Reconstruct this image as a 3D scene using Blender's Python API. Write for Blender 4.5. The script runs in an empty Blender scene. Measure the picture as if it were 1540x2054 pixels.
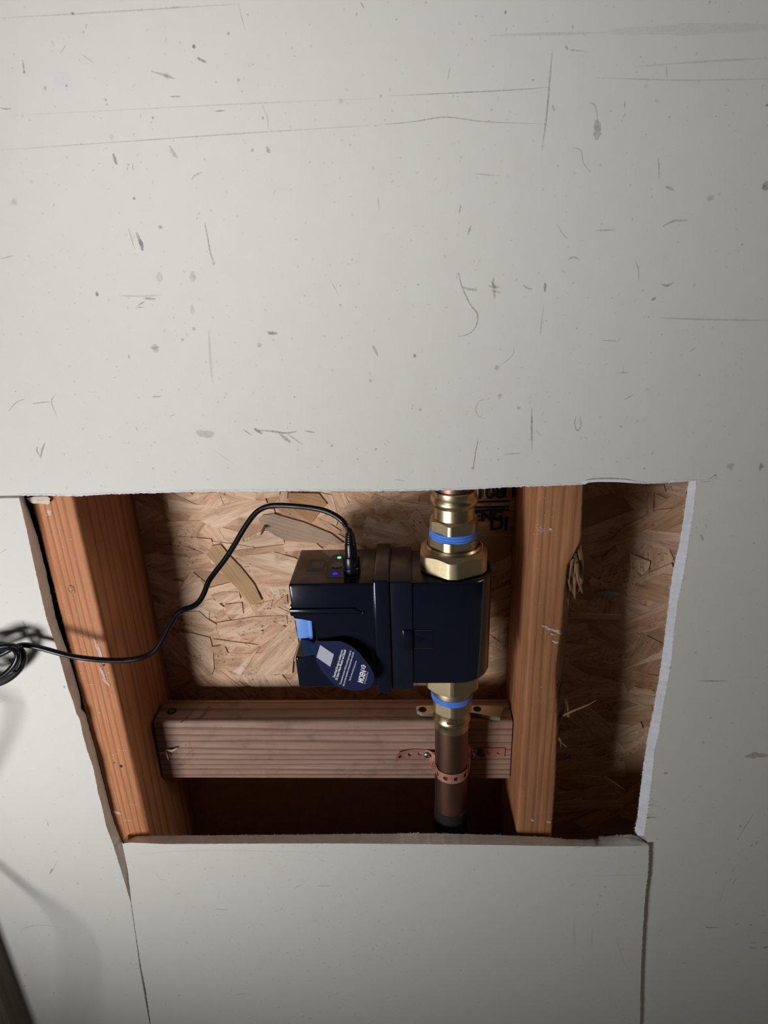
import bpy, bmesh, math, random
from mathutils import Vector, Matrix, noise as mnoise
from mathutils.geometry import tessellate_polygon

random.seed(7)
S = bpy.context.scene
COL = S.collection
W, H, F = 1540.0, 2054.0, 1300.0
ZC = 1.25                      # camera height above the floor
CAM = Vector((0.0, -0.4633, ZC))

# ---------------------------------------------------------------- camera
d = Vector((105, 3202, F)).normalized()
ycomp = -(30000 * d[0] - F * d[2]) / d[1]
xa = Vector((30000, ycomp, -F)).normalized()
za = -d
ya = za.cross(xa)
if ya[2] < 0: ya = -ya
# rows of R are the camera's right / down / forward axes in world space
R = Matrix((xa, ya, za)).transposed()
right, down, fwd = Vector(R[0]), Vector(R[1]), Vector(R[2])
cd = bpy.data.cameras.new('camera')
cam = bpy.data.objects.new('camera', cd); COL.objects.link(cam)
cd.sensor_fit = 'HORIZONTAL'; cd.sensor_width = 36.0; cd.lens = 36.0 * F / W
cd.clip_start = 0.02
M = Matrix((right, -down, -fwd)).transposed().to_4x4()
M.translation = CAM
cam.matrix_world = M
S.camera = cam

# ---------------------------------------------------------------- world, lights, exposure
wd = bpy.data.worlds.new('world'); S.world = wd; wd.use_nodes = True
bgn = wd.node_tree.nodes['Background']
bgn.inputs[0].default_value = (1.0, 0.93, 0.84, 1); bgn.inputs[1].default_value = 0.009

def area(name, loc, target, size, power, color, spread=180):
    l = bpy.data.lights.new(name, 'AREA'); l.shape = 'RECTANGLE'
    l.size, l.size_y = size; l.energy = power; l.color = color; l.spread = math.radians(spread)
    o = bpy.data.objects.new(name, l); COL.objects.link(o)
    o.location = loc
    o.rotation_euler = (Vector(target) - Vector(loc)).to_track_quat('-Z', 'Y').to_euler()
    return o
area('window_light', (-0.56, -0.63, ZC - 0.466), (-0.17, 0, ZC - 0.15), (0.22, 0.22), 3.2, (0.975, 0.99, 1.045), 125.6)
area('upper_wall_fill', (-0.469, -0.607, ZC + 0.104), (-0.062, 0, ZC + 0.10), (0.30, 0.24), 0.31, (0.97, 0.99, 1.05), 51.8)  # added fill in front of the wall to brighten its upper part, not a fixture
area('right_grazing_fill', (4.0, -0.5, ZC + 1.5), (0, 0, ZC - 0.3), (1.4, 1.4), 34.0, (1.0, 0.95, 0.86), 180)  # added grazing fill from the right to lift the cut edges, no actual window

S.view_settings.view_transform = 'Standard'
S.view_settings.look = 'None'
S.view_settings.exposure = 0.0
S.view_settings.gamma = 1.0
S.view_settings.use_curve_mapping = False

# ---------------------------------------------------------------- helpers
def ray(px, py):
    return right * (px - W / 2) + down * (py - H / 2) + fwd * F
def at(px, py, Y):
    r = ray(px, py); return CAM + r * ((Y - CAM.y) / r.y)
def atz(px, py, Z):
    r = ray(px, py); return CAM + r * ((Z - CAM.z) / r.z)
def atpl(px, py, P0, n):
    r = ray(px, py); return CAM + r * ((P0 - CAM).dot(n) / r.dot(n))

def empty(name, loc=(0, 0, 0)):
    o = bpy.data.objects.new(name, None); COL.objects.link(o); o.location = loc; o.empty_display_size = 0.02
    return o
def tag(o, label=None, cat=None, group=None, kind=None):
    if label: o['label'] = label
    if cat: o['category'] = cat
    if group: o['group'] = group
    if kind: o['kind'] = kind
    return o
def world_loc(o):
    v = Vector((0, 0, 0))
    while o is not None:
        v += o.location; o = o.parent
    return v
def build(name, verts, faces, mats, parent=None, smooth=None, fm=None, origin=None):
    """verts are in world space; the object's origin goes to `origin` (or the parent's)"""
    base = world_loc(parent) if parent is not None else Vector((0, 0, 0))
    org = Vector(origin) if origin is not None else base.copy()
    me = bpy.data.meshes.new(name)
    me.from_pydata([tuple(Vector(v) - org) for v in verts], [], faces)
    for m in (mats if isinstance(mats, (list, tuple)) else [mats]): me.materials.append(m)
    if fm:
        for p, i in zip(me.polygons, fm): p.material_index = i
    bm = bmesh.new(); bm.from_mesh(me); bmesh.ops.recalc_face_normals(bm, faces=bm.faces); bm.to_mesh(me); bm.free()
    if smooth is not None:
        for p in me.polygons: p.use_smooth = True
        me.set_sharp_from_angle(angle=math.radians(smooth))
    o = bpy.data.objects.new(name, me); COL.objects.link(o)
    if parent is not None: o.parent = parent
    o.location = org - base
    return o
def from_bm(name, bm, mats, parent=None, smooth=30, origin=None):
    bm.verts.index_update()
    vs = [v.co.copy() for v in bm.verts]; fs = [[v.index for v in f.verts] for f in bm.faces]
    fm = [f.material_index for f in bm.faces]; bm.free()
    return build(name, vs, fs, mats, parent, smooth, fm, origin)
def boxv(x0, x1, y0, y1, z0, z1):
    v = [Vector((x, y, z)) for x in (x0, x1) for y in (y0, y1) for z in (z0, z1)]
    f = [(0, 1, 3, 2), (4, 6, 7, 5), (0, 4, 5, 1), (2, 3, 7, 6), (0, 2, 6, 4), (1, 5, 7, 3)]
    return v, f
def rbox(name, x0, x1, y0, y1, z0, z1, bev, mat, parent=None, seg=2, origin=None):
    v, f = boxv(x0, x1, y0, y1, z0, z1)
    bm = bmesh.new(); bv = [bm.verts.new(p) for p in v]
    for q in f: bm.faces.new([bv[i] for i in q])
    if bev: bmesh.ops.bevel(bm, geom=list(bm.edges), offset=bev, segments=seg, affect='EDGES', profile=0.5)
    return from_bm(name, bm, mat, parent, 40, origin)
def prism_bm(pts, y0, y1, bev=0, seg=2, vertical_only=None):
    """pts: (x, z) outline; extruded along Y"""
    bm = bmesh.new()
    a = [bm.verts.new((x, y0, z)) for x, z in pts]; b = [bm.verts.new((x, y1, z)) for x, z in pts]
    bm.faces.new(a); bm.faces.new(b[::-1])
    n = len(pts)
    for i in range(n): bm.faces.new([a[i], b[i], b[(i + 1) % n], a[(i + 1) % n]])
    if bev: bmesh.ops.bevel(bm, geom=list(bm.edges), offset=bev, segments=seg, affect='EDGES', profile=0.5)
    return bm
def jag(pts, step, amp, seed, closed=False):
    """subdivide a 3D polyline and make it rough (in X and Z)"""
    out = []
    n = len(pts)
    for i in range(n - (0 if closed else 1)):
        a, b = pts[i], pts[(i + 1) % n]
        k = max(1, int((b - a).length / step))
        for j in range(k):
            p = a.lerp(b, j / k)
            if j or i:
                q = p * 420 + Vector((seed * 7.1, 0, 0))
                p = p + Vector((mnoise.noise(q) * amp, 0, mnoise.noise(q + Vector((31, 5, 9))) * amp))
            out.append(p)
    if not closed: out.append(pts[-1])
    return out
def ringloft(name, rings, mat, parent=None, smooth=30, caps=True, closed=True, origin=None):
    n = len(rings[0]); vs = [p for r in rings for p in r]; fs = []
    for k in range(len(rings) - 1):
        for i in range(n if closed else n - 1):
            j = (i + 1) % n
            fs.append((k * n + i, k * n + j, (k + 1) * n + j, (k + 1) * n + i))
    if caps:
        fs.append(tuple(range(n))[::-1]); fs.append(tuple((len(rings) - 1) * n + i for i in range(n)))
    return build(name, vs, fs, mat, parent, smooth, None, origin)
def lathe(name, prof, cx, cy, mat, parent=None, n=64, smooth=35, origin=None):
    rings = [[Vector((cx + r * math.cos(2 * math.pi * i / n), cy + r * math.sin(2 * math.pi * i / n), z)) for i in range(n)] for r, z in prof]
    return ringloft(name, rings, mat, parent, smooth, True, True, origin)
def hexring(a, rc, rot, z, cx, cy, n=144, sides=6):
    out = []
    for i in range(n):
        t = 2 * math.pi * i / n
        w = 2 * math.pi / sides
        u = (t - rot + w / 2) % w - w / 2      # corner at u = 0
        r = min(a / math.cos(w / 2 - abs(u)), rc)
        out.append((t, r))
    return [Vector((cx + r * math.cos(t), cy + r * math.sin(t), z)) for t, r in out]
def hexnut(name, a, rc, rot, z0, z1, r0, cx, cy, mat, parent, top=True, bot=True, ang=30, ch=None, sides=6):
    """wrench hexagon between z0 < z1 with conical chamfers that start at radius r0"""
    tn = math.tan(math.radians(ang)); base = hexring(a, rc, rot, 0, cx, cy, sides=sides)
    c = Vector((cx, cy, 0))
    def cut(zf, sgn, on):
        o = []
        for p in base:
            r = (Vector((p.x, p.y, 0)) - c).length
            o.append(Vector((p.x, p.y, zf - sgn * (max(0, r - r0) * tn if on else 0))))
        return o
    def circ(r, z): return [c + (Vector((p.x, p.y, 0)) - c).normalized() * r + Vector((0, 0, z)) for p in base]
    rings = [circ(r0 * .98, z0), circ(r0, z0), cut(z0, -1, bot), cut(z1, 1, top), circ(r0, z1), circ(r0 * .98, z1)]
    return ringloft(name, rings, mat, parent, 22)
def smoothpath(pts, k=6):
    out = []
    n = len(pts)
    for i in range(n - 1):
        p0, p1, p2, p3 = pts[max(i - 1, 0)], pts[i], pts[i + 1], pts[min(i + 2, n - 1)]
        for j in range(k):
            t = j / k
            out.append(0.5 * ((2 * p1) + (p2 - p0) * t + (2 * p0 - 5 * p1 + 4 * p2 - p3) * t * t + (3 * p1 - p0 - 3 * p2 + p3) * t ** 3))
    out.append(pts[-1]); return out
def tube(name, pts, rad, mat, parent=None, n=12, origin=None):
    rad = rad if isinstance(rad, (list, tuple)) else [rad] * len(pts)
    rings = []; nrm = None
    for i, p in enumerate(pts):
        t = (pts[min(i + 1, len(pts) - 1)] - pts[max(i - 1, 0)]).normalized()
        if nrm is None: nrm = t.orthogonal().normalized()
        nrm = (nrm - t * nrm.dot(t)).normalized(); b = t.cross(nrm)
        rings.append([p + (nrm * math.cos(2 * math.pi * k / n) + b * math.sin(2 * math.pi * k / n)) * rad[i] for k in range(n)])
    return ringloft(name, rings, mat, parent, 60, True, True, origin)
def text_mesh(name, body, size, mat, parent, frame, bold=0.0, shear=0.0, align='LEFT', depth=0.00005, squeeze=1.0):
    cu = bpy.data.curves.new('t', 'FONT'); cu.body = body; cu.size = size; cu.offset = bold; cu.shear = shear
    cu.align_x = align; cu.extrude = depth; cu.resolution_u = 3
    o = bpy.data.objects.new('t', cu); COL.objects.link(o)
    dg = bpy.context.evaluated_depsgraph_get(); dg.update()
    me = o.evaluated_get(dg).to_mesh()
    vs = [frame @ Vector((v.co.x * squeeze, v.co.y, v.co.z)) for v in me.vertices]; fs = [tuple(p.vertices) for p in me.polygons]
    o.evaluated_get(dg).to_mesh_clear()
    bpy.data.objects.remove(o); bpy.data.curves.remove(cu)
    return build(name, vs, fs, mat, parent)

# ---------------------------------------------------------------- materials
class NT:
    def __init__(s, name, rough=0.6, metal=0.0, spec=0.5):
        s.m = bpy.data.materials.new(name); s.m.use_nodes = True; s.t = s.m.node_tree
        s.b = s.t.nodes['Principled BSDF']; s.b.inputs['Roughness'].default_value = rough
        s.b.inputs['Metallic'].default_value = metal; s.b.inputs['Specular IOR Level'].default_value = spec
    def n(s, typ, **kw):
        x = s.t.nodes.new(typ)
        for k, v in kw.items():
            if hasattr(x, k): setattr(x, k, v)
        return x
    def l(s, a, b): s.t.links.new(a, b)
    def coords(s, scale=(1, 1, 1), rot=(0, 0, 0), loc=(0, 0, 0), kind='Object'):
        tc = s.n('ShaderNodeTexCoord'); mp = s.n('ShaderNodeMapping')
        mp.inputs['Scale'].default_value = scale; mp.inputs['Rotation'].default_value = rot; mp.inputs['Location'].default_value = loc
        s.l(tc.outputs[kind], mp.inputs[0]); return mp.outputs[0]
    def noise(s, co, scale, detail=4, rough=.55, dist=0):
        x = s.n('ShaderNodeTexNoise'); s.l(co, x.inputs['Vector'])
        x.inputs['Scale'].default_value = scale; x.inputs['Detail'].default_value = detail
        x.inputs['Roughness'].default_value = rough; x.inputs['Distortion'].default_value = dist
        return x.outputs['Fac']
    def ramp(s, fac, stops):
        x = s.n('ShaderNodeValToRGB'); e = x.color_ramp.elements
        while len(e) < len(stops): e.new(0.5)
        for i, (p, c) in enumerate(stops):
            e[i].position = p; e[i].color = c if len(c) == 4 else (*c, 1)
        s.l(fac, x.inputs[0]); return x.outputs[0]
    def mix(s, fac, a, b, mode='MIX'):
        x = s.n('ShaderNodeMix'); x.data_type = 'RGBA'; x.blend_type = mode
        for sock, v in ((x.inputs[0], fac), (x.inputs[6], a), (x.inputs[7], b)):
            if isinstance(v, (int, float)): sock.default_value = v
            elif isinstance(v, tuple): sock.default_value = (*v, 1) if len(v) == 3 else v
            else: s.l(v, sock)
        return x.outputs[2]
    def math(s, op, a, b=0.0, clamp=False):
        x = s.n('ShaderNodeMath'); x.operation = op; x.use_clamp = clamp
        for i, v in enumerate((a, b)):
            if isinstance(v, (int, float)): x.inputs[i].default_value = v
            else: s.l(v, x.inputs[i])
        return x.outputs[0]
    def color(s, c):
        if isinstance(c, tuple): s.b.inputs['Base Color'].default_value = (*c, 1)
        else: s.l(c, s.b.inputs['Base Color'])
    def bump(s, h, strength=.3, dist=.001):
        x = s.n('ShaderNodeBump'); x.inputs['Strength'].default_value = strength; x.inputs['Distance'].default_value = dist
        s.l(h, x.inputs['Height']); s.l(x.outputs[0], s.b.inputs['Normal'])

def mat_drywall():
    k = NT('drywall_paper', .75, 0, .25); co = k.coords()
    a = k.noise(co, 6, 5); b = k.noise(co, 60, 6, .7); c = k.noise(k.coords((1, 1, .12)), 120, 3)
    col = k.mix(k.math('MULTIPLY', a, .5), (.665, .638, .565), (.605, .58, .508))
    col = k.mix(k.ramp(b, [(.35, (0, 0, 0)), (.75, (1, 1, 1))]), col, k.mix(1, col, (.965, .96, .95), 'MULTIPLY'))
    dots = k.ramp(k.noise(co, 260, 1, .4), [(.25, (1, 1, 1)), (.30, (0, 0, 0))])
    col = k.mix(k.math('MULTIPLY', dots, .25), col, (.3, .28, .25))
    k.color(col); k.bump(k.math('ADD', c, b), .12, .0006); return k.m
def mat_gypsum(name='gypsum_core', tint=(.82, .79, .73), tint2=(.70, .665, .60)):
    k = NT(name, .9, 0, .1); co = k.coords()
    a = k.noise(co, 90, 6, .7); b = k.noise(co, 500, 3)
    col = k.mix(k.ramp(a, [(.35, (0, 0, 0)), (.65, (1, 1, 1))]), tint, tint2)
    k.color(col); k.bump(k.math('ADD', a, b), .5, .0006); return k.m
def mat_wood(name, lo, hi, line, axis='Z', dens=150.0, lines=.6, off=0.0, knots=None, rough=.7, dirt=.25):
    """long streaky growth lines along the given axis, in the object's own coordinates"""
    k = NT(name, rough, 0, .25)
    st = {'Z': (1, 1, .03), 'X': (.03, 1, 1)}[axis]
    co = k.coords(st, (0, 0, 0), (off, off * .7, off * .3)); raw = k.coords()
    if knots:
        pass
    warp = k.noise(co, 24, 3, .5)
    sep = k.n('ShaderNodeSeparateXYZ'); k.l(co, sep.inputs[0])
    u = sep.outputs['X'] if axis == 'Z' else sep.outputs['Z']
    u2 = sep.outputs['Y']
    t = k.math('ADD', k.math('MULTIPLY', u, dens), k.math('MULTIPLY', u2, dens * .55))
    t = k.math('ADD', t, k.math('MULTIPLY', warp, 5.0))
    fr = k.math('FRACT', t)
    ln = k.ramp(fr, [(0, (0, 0, 0)), (.55, (.25, .25, .25)), (.80, (1, 1, 1)), (.86, (.95, .95, .95)), (1.0, (0, 0, 0))])
    fine = k.noise(k.coords({'Z': (1, 1, .02), 'X': (.02, 1, 1)}[axis], loc=(off, 0, 0)), 900, 3, .6)
    blot = k.noise(k.coords({'Z': (1, 1, .25), 'X': (.25, 1, 1)}[axis], loc=(off, 1, 0)), 45, 4, .6)
    col = k.mix(k.ramp(blot, [(.3, (0, 0, 0)), (.7, (1, 1, 1))]), lo, hi)
    col = k.mix(k.math('MULTIPLY', ln, lines), col, line)
    col = k.mix(.5, col, k.mix(1, col, k.ramp(fine, [(.3, (.62, .60, .58)), (.7, (1.15, 1.15, 1.15))]), 'MULTIPLY'))
    if dirt:
        dn = k.ramp(k.noise(raw, 35, 6, .75), [(.52, (0, 0, 0)), (.72, (1, 1, 1))])
        col = k.mix(k.math('MULTIPLY', dn, dirt), col, (.07, .055, .05))
    k.color(col); k.bump(k.math('ADD', fine, k.math('MULTIPLY', ln, -.6)), .3, .0005); return k.m
def mat_osb(name, base=False):
    k = NT(name, .72, 0, .25); co = k.coords((.07, 1, 1)); raw = k.coords()
    oi = k.n('ShaderNodeObjectInfo')
    colr = k.ramp(oi.outputs['Random'], [(0, (.60, .36, .21)), (.25, (.78, .51, .325)), (.6, (.84, .60, .41)), (.85, (.74, .46, .28)), (1, (.86, .65, .47))])
    k.t.nodes[-1].color_ramp.interpolation = 'LINEAR'
    grain = k.noise(co, 420, 5, .65, .4); g2 = k.noise(k.coords((.12, 1, 1), loc=(3, 0, 0)), 70, 4, .6, .6)
    col = k.mix(.75, colr, k.mix(1, colr, k.ramp(grain, [(.3, (.55, .50, .46)), (.65, (1.2, 1.2, 1.2))]), 'MULTIPLY'))
    col = k.mix(k.ramp(g2, [(.40, (0, 0, 0)), (.75, (.75, .75, .75))]), col, k.mix(1, col, (.70, .58, .50), 'MULTIPLY'))
    w = k.n('ShaderNodeNewGeometry')
    sp = k.ramp(k.noise(w.outputs['Position'], 330, 2, .5), [(.60, (0, 0, 0)), (.66, (1, 1, 1))])
    sp2 = k.ramp(k.noise(w.outputs['Position'], 24, 4, .6), [(.46, (0, 0, 0)), (.62, (1, 1, 1))])
    col = k.mix(k.math('MULTIPLY', k.math('MULTIPLY', sp, sp2), .75), col, (.055, .03, .022))
    red = k.ramp(k.noise(w.outputs['Position'], 38, 5, .7), [(.56, (0, 0, 0)), (.72, (1, 1, 1))])
    col = k.mix(k.math('MULTIPLY', red, .5), col, (.25, .10, .055))
    k.color(col); k.bump(k.math('ADD', grain, g2), .45, .0007); return k.m
def mat_plain(name, c, rough=.5, metal=0, spec=.5, nz=0.0, nscale=60, bump=0.0, bscale=900, emit=None):
    k = NT(name, rough, metal, spec); co = k.coords()
    if nz:
        k.color(k.mix(k.noise(co, nscale, 5, .6), tuple(x * (1 - nz) for x in c), tuple(min(1, x * (1 + nz)) for x in c)))
    else: k.color(c)
    if bump: k.bump(k.noise(co, bscale, 2), bump, .0004)
    if emit:
        k.b.inputs['Emission Color'].default_value = (*emit[0], 1); k.b.inputs['Emission Strength'].default_value = emit[1]
    return k.m
def mat_brass(name, c, rough, bump):
    k = NT(name, rough, 1.0); co = k.coords()
    a = k.noise(co, 140, 5, .7); b = k.noise(co, 2600, 2, .5)
    k.color(k.mix(k.ramp(a, [(.4, (0, 0, 0)), (.75, (1, 1, 1))]), c, tuple(x * .72 for x in c)))
    rr = k.math('ADD', k.math('MULTIPLY', a, .25), rough - .1); k.l(rr, k.b.inputs['Roughness'])
    if bump: k.bump(b, bump, .0003)
    return k.m
def mat_copper():
    k = NT('aged_copper', .45, 1.0); co = k.coords((1, 1, .35))
    a = k.noise(co, 40, 6, .7); b = k.noise(k.coords((1, 1, .08)), 260, 3)
    col = k.mix(k.ramp(a, [(.35, (0, 0, 0)), (.7, (1, 1, 1))]), (.32, .165, .105), (.20, .115, .085))
    k.color(k.mix(k.math('MULTIPLY', b, .5), col, (.16, .09, .07))); k.l(k.math('ADD', k.math('MULTIPLY', a, .3), .3), k.b.inputs['Roughness']); return k.m
def mat_mark():
    k = NT('surface_marks', .8, 0, .1); at_ = k.n('ShaderNodeAttribute'); at_.attribute_name = 'mark'
    k.color(at_.outputs['Color'])
    nz = k.ramp(k.noise(k.coords(), 700, 4, .7), [(.32, (0, 0, 0)), (.6, (1, 1, 1))])
    k.l(k.math('MULTIPLY', at_.outputs['Alpha'], k.math('ADD', k.math('MULTIPLY', nz, .75), .25)), k.b.inputs['Alpha']); return k.m

DRY = mat_drywall(); GYP = mat_gypsum(); GYPW = mat_gypsum('white_gypsum', (.78, .77, .78), (.68, .67, .68))
STUD = mat_wood('fir_left', (.47, .19, .08), (.57, .25, .115), (.25, .078, .026), 'Z', 140, .62, 0, dirt=.12)
STUD2 = mat_wood('fir_right', (.32, .135, .056), (.43, .19, .083), (.18, .066, .025), 'Z', 110, .55, 3.3, dirt=.2)
BLOCK = mat_wood('fir_block', (.36, .215, .155), (.44, .275, .205), (.13, .065, .045), 'X', 125, .7, 5.1, dirt=.45)
OSB = mat_osb('strand_wood')
OSBB = mat_plain('strand_board_base', (.50, .30, .18), .8, 0, .2, .3, 60, .4)
PLAS = mat_plain('navy_black_plastic', (.0065, .0080, .0165), .15, 0, .55, .25, 30, .02, 1500)
PLAS2 = mat_plain('navy_black_plastic_band', (.0095, .0115, .021), .16, 0, .60, .25, 30, .02, 1500)
BLUE = mat_plain('light_blue_plastic', (.17, .36, .80), .38, 0, .4, .06, 60)
BLUE2 = mat_plain('blue_seal', (.10, .27, .80), .35, 0, .5, .06, 60)
BRASS = mat_brass('cast_brass', (.60, .475, .285), .40, .22)
BRASSP = mat_brass('polished_brass', (.66, .535, .32), .30, .05)
COP = mat_copper()
PINK = mat_plain('copper_strap', (.56, .265, .195), .5, .55, .5, .22, 120, .1)
PALE = mat_brass('pale_brass', (.62, .54, .36), .42, .3)
RUB = mat_plain('black_rubber', (.005, .005, .0065), .30, 0, .35, 0, 60, .05)
STEEL = mat_plain('dull_steel', (.30, .29, .27), .4, 1, .5, .3, 500)
DARK = mat_plain('dark_hole', (.012, .008, .006), .9)
NAVY = mat_plain('navy_card', (.0075, .0110, .048), .6, 0, .08, .1, 40)
WHITE = mat_plain('white_print', (.72, .73, .77), .6)
GREYP = mat_plain('grey_patch', (.40, .41, .45), .6, 0, .3, .1, 300)
DIMP = mat_plain('dim_grey_print', (.13, .115, .11), .5)
PANEL = mat_plain('label_panel', (.016, .0145, .0145), .42, 0, .4)
INK = mat_plain('stamp_ink', (.018, .012, .010), .8)
LEDG = mat_plain('green_lamp', (.2, .8, .45), .4, 0, .5, emit=((.25, 1.0, .50), .9))
LEDB = mat_plain('blue_lamp', (.02, .02, .8), .4, 0, .5, emit=((.012, .006, 1.0), 1.3))
SPL = mat_wood('split_wood', (.20, .105, .052), (.32, .18, .095), (.10, .05, .025), 'Z', 400, .4, 1.7, dirt=.1)
CREAM = mat_plain('fresh_shaving', (.66, .45, .27), .7, 0, .2, .15, 300)
TRIM = mat_wood('dark_trim', (.085, .062, .048), (.11, .082, .066), (.05, .035, .028), 'Z', 90, .4, 8.0, dirt=.1)
FLOOR = mat_plain('concrete', (.30, .29, .27), .85, 0, .2, .25, 8, .3, 60)
MARK = mat_mark()

# ================================================================ LARGE STRUCTURE
TH = 0.0127                     # drywall thickness; stud faces stand at Y = TH
YO = 0.120                      # face of the strand board
XL, XR, ZT = -1.15, 1.15, 2.45

# ---- outlines of the opening
LEFT_F = [(38, 997), (55, 1070), (70, 1140), (93, 1240), (117, 1310), (138, 1385), (144, 1400), (154, 1434), (159, 1440), (166, 1473), (175, 1505),
          (187, 1540), (197, 1591), (204, 1616), (213, 1657), (226, 1692), (247, 1760), (262, 1810), (272, 1880), (280, 1940), (290, 2000), (300, 2054)]
LEFT_B = [(50, 1001), (73, 1070), (91, 1140), (112, 1240), (136, 1310), (158, 1385), (161, 1400), (163, 1422), (173, 1434), (180, 1465), (192, 1505),
          (199, 1535), (213, 1591), (219, 1616), (231, 1657), (246, 1692), (260, 1760), (272, 1815), (281, 1880), (289, 1940), (298, 2000), (307, 2054)]
TOP_F = [(38, 994), (100, 994), (160, 995), (212, 991), (300, 989), (385, 986), (550, 985), (700, 985), (820, 984.5), (865, 983), (911, 983),
         (950, 981), (1015, 977), (1080, 975), (1160, 972), (1170, 971), (1176, 967), (1200, 965), (1250, 965), (1275, 968), (1300, 970), (1340, 968), (1380, 965), (1396, 964)]
RIGHT_F = [(1396, 964), (1389, 1030), (1380, 1090), (1371, 1150), (1360, 1200), (1352, 1260), (1345, 1330), (1336, 1380), (1327, 1430), (1321, 1470),
           (1313, 1500), (1307, 1560), (1301, 1610), (1297, 1640), (1291, 1677)]
RIGHT_B = [(1380, 967), (1372, 1030), (1362, 1090), (1350, 1140), (1343, 1190), (1335, 1260), (1326, 1330), (1318, 1380), (1309, 1430), (1300, 1470),
           (1295, 1500), (1287, 1560), (1281, 1610), (1278, 1640), (1271, 1675)]

# ---- front wall: three boards of drywall
wall = empty('wall_front', (0, 0, 0)); tag(wall, kind='structure')
def slab(name, front, back, y_seed, parent, edge_mat=GYP, lip=0.0, lipdir=None, mats=None):
    """board with a front outline and a back outline of the same length (closed loops)"""
    n = len(front); vs = list(front) + list(back)
    tri = tessellate_polygon([[Vector((p.x, p.z, 0)) for p in front]]); trb = tessellate_polygon([[Vector((p.x, p.z, 0)) for p in back]])
    fs = [tuple(t) for t in tri] + [tuple(q + n for q in t) for t in trb]; fm = [0] * len(fs)
    for i in range(n):
        j = (i + 1) % n; fs.append((i, n + i, n + j, j)); fm.append(1)
    return build(name, vs, fs, mats or [DRY, edge_mat], parent, 40, fm)
def pl(pts, Y): return [at(x, y, Y) for x, y in pts]
def resample(a, m):
    L = [0]
    for i in range(len(a) - 1): L.append(L[-1] + (a[i + 1] - a[i]).length)
    out = []; k = 0
    for i in range(m):
        s = L[-1] * i / (m - 1)
        while k < len(L) - 2 and L[k + 1] < s: k += 1
        t = (s - L[k]) / max(1e-9, L[k + 1] - L[k]); out.append(a[k].lerp(a[k + 1], min(1, max(0, t))))
    return out
def rough(a, amp, seed, fr=420):
    o = []
    for i, p in enumerate(a):
        if 0 < i < len(a) - 1:
            q = p * fr + Vector((seed * 7.1, 3, 0))
            p = p + Vector((mnoise.noise(q) * amp, 0, mnoise.noise(q + Vector((31, 5, 9))) * amp))
        o.append(p)
    return o

lf = rough(resample(pl(LEFT_F, 0), 260), .0004, 1); lb = rough(resample(pl(LEFT_B, TH), 260), .0006, 2, 300)
zl = lf[0].z - .0008
f_ = [Vector((XL, 0, zl)), Vector((lf[0].x, 0, zl))] + lf + [Vector((lf[-1].x, 0, 0)), Vector((XL, 0, 0))]
b_ = [Vector((XL, TH, zl)), Vector((lb[0].x, TH, zl))] + lb + [Vector((lf[-1].x + .001, TH, 0)), Vector((XL, TH, 0))]
slab('drywall_board', f_, b_, 0, wall)

tf = rough(resample(pl(TOP_F, 0), 420), .0005, 3, 500)
tf2 = [Vector((p.x, .0004, p.z)) for p in tf]
rf = rough(resample(pl(RIGHT_F, 0), 240), .0006, 4)
rb = rough(resample(pl(RIGHT_B, TH), 240), .0006, 5, 300)
# the edge of the refitted panel below the opening
PAN0, PAN1 = Vector((-.30, 0, 0)), Vector((.215, -.0050, 0))
pn = Vector((-(PAN1.y - PAN0.y), (PAN1.x - PAN0.x), 0)).normalized() * -1
RPAN = [(1301, 1697), (1300, 1740), (1297, 1770), (1293, 1800), (1290, 1850), (1287, 1900), (1285, 1950), (1283, 2054)]
rp = [atpl(x, y, PAN0, pn) for x, y in RPAN]
prf = rough(resample(rp, 120), .0007, 10, 260)
tail_f = [Vector((p.x + .0004, 0, p.z)) for p in prf] + [Vector((prf[-1].x + .0004, 0, 0))]
tail_b = [Vector((p.x + .0004, TH, p.z)) for p in prf] + [Vector((prf[-1].x + .0004, TH, 0))]
zt = tf[0].z + .0
f_ = [Vector((XL, 0, ZT)), Vector((XL, 0, zt))] + tf + rf[1:] + tail_f + [Vector((XR, 0, 0)), Vector((XR, 0, ZT))]
tb = [Vector((p.x if p.x < rb[0].x else rb[0].x, TH, p.z + .0005)) for p in tf]
b_ = [Vector((XL, TH, ZT)), Vector((XL, TH, zt))] + tb + rb[1:] + tail_b + [Vector((XR, TH, 0)), Vector((XR, TH, ZT))]
slab('drywall_board', f_, b_, 1, wall, GYPW)
# torn white lip along the top cut: bevel of exposed gypsum
vs, fs = [], []
for i, p in enumerate(tf):
    h = .0014 + .0009 * mnoise.noise(p * 260) + (.0022 if 1176 < 770 + 0 else 0)
    vs += [Vector((p.x, -.0001, p.z + max(.0005, h))), Vector((p.x, -.00055, p.z + .0004)), Vector((p.x, .0008, p.z - .0005 - .0004 * mnoise.noise(p * 700)))]
for i in range(len(tf) - 1):
    a = i * 3
    fs += [(a, a + 3, a + 4, a + 1), (a + 1, a + 4, a + 5, a + 2)]
build('torn_edge', vs, fs, GYPW, wall, 60)['label'] = 'ragged white gypsum lip'
# chipped scoop at the right end of the top cut
sc_px = [(1167, 970), (1172, 964), (1190, 961.5), (1225, 961), (1255, 962), (1276, 966), (1284, 970), (1268, 969), (1240, 967), (1200, 966.5), (1180, 968), (1172, 972)]
front = [at(x, y, -.0004) for x, y in sc_px]; back = [at(x, y, .002) for x, y in sc_px]
slab('paper_chip', front, back, 0, wall, GYPW, mats=[GYPW, GYPW])['label'] = 'white chipped scoop in the cut edge'

# ---- sheathing at the back of the cavity
back = empty('wall_back', (0, YO, ZC - .3)); tag(back, kind='structure')
v, f = boxv(XL, XR, YO, YO + .011, 0, ZT); build('board', v, f, OSBB, back)
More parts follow.
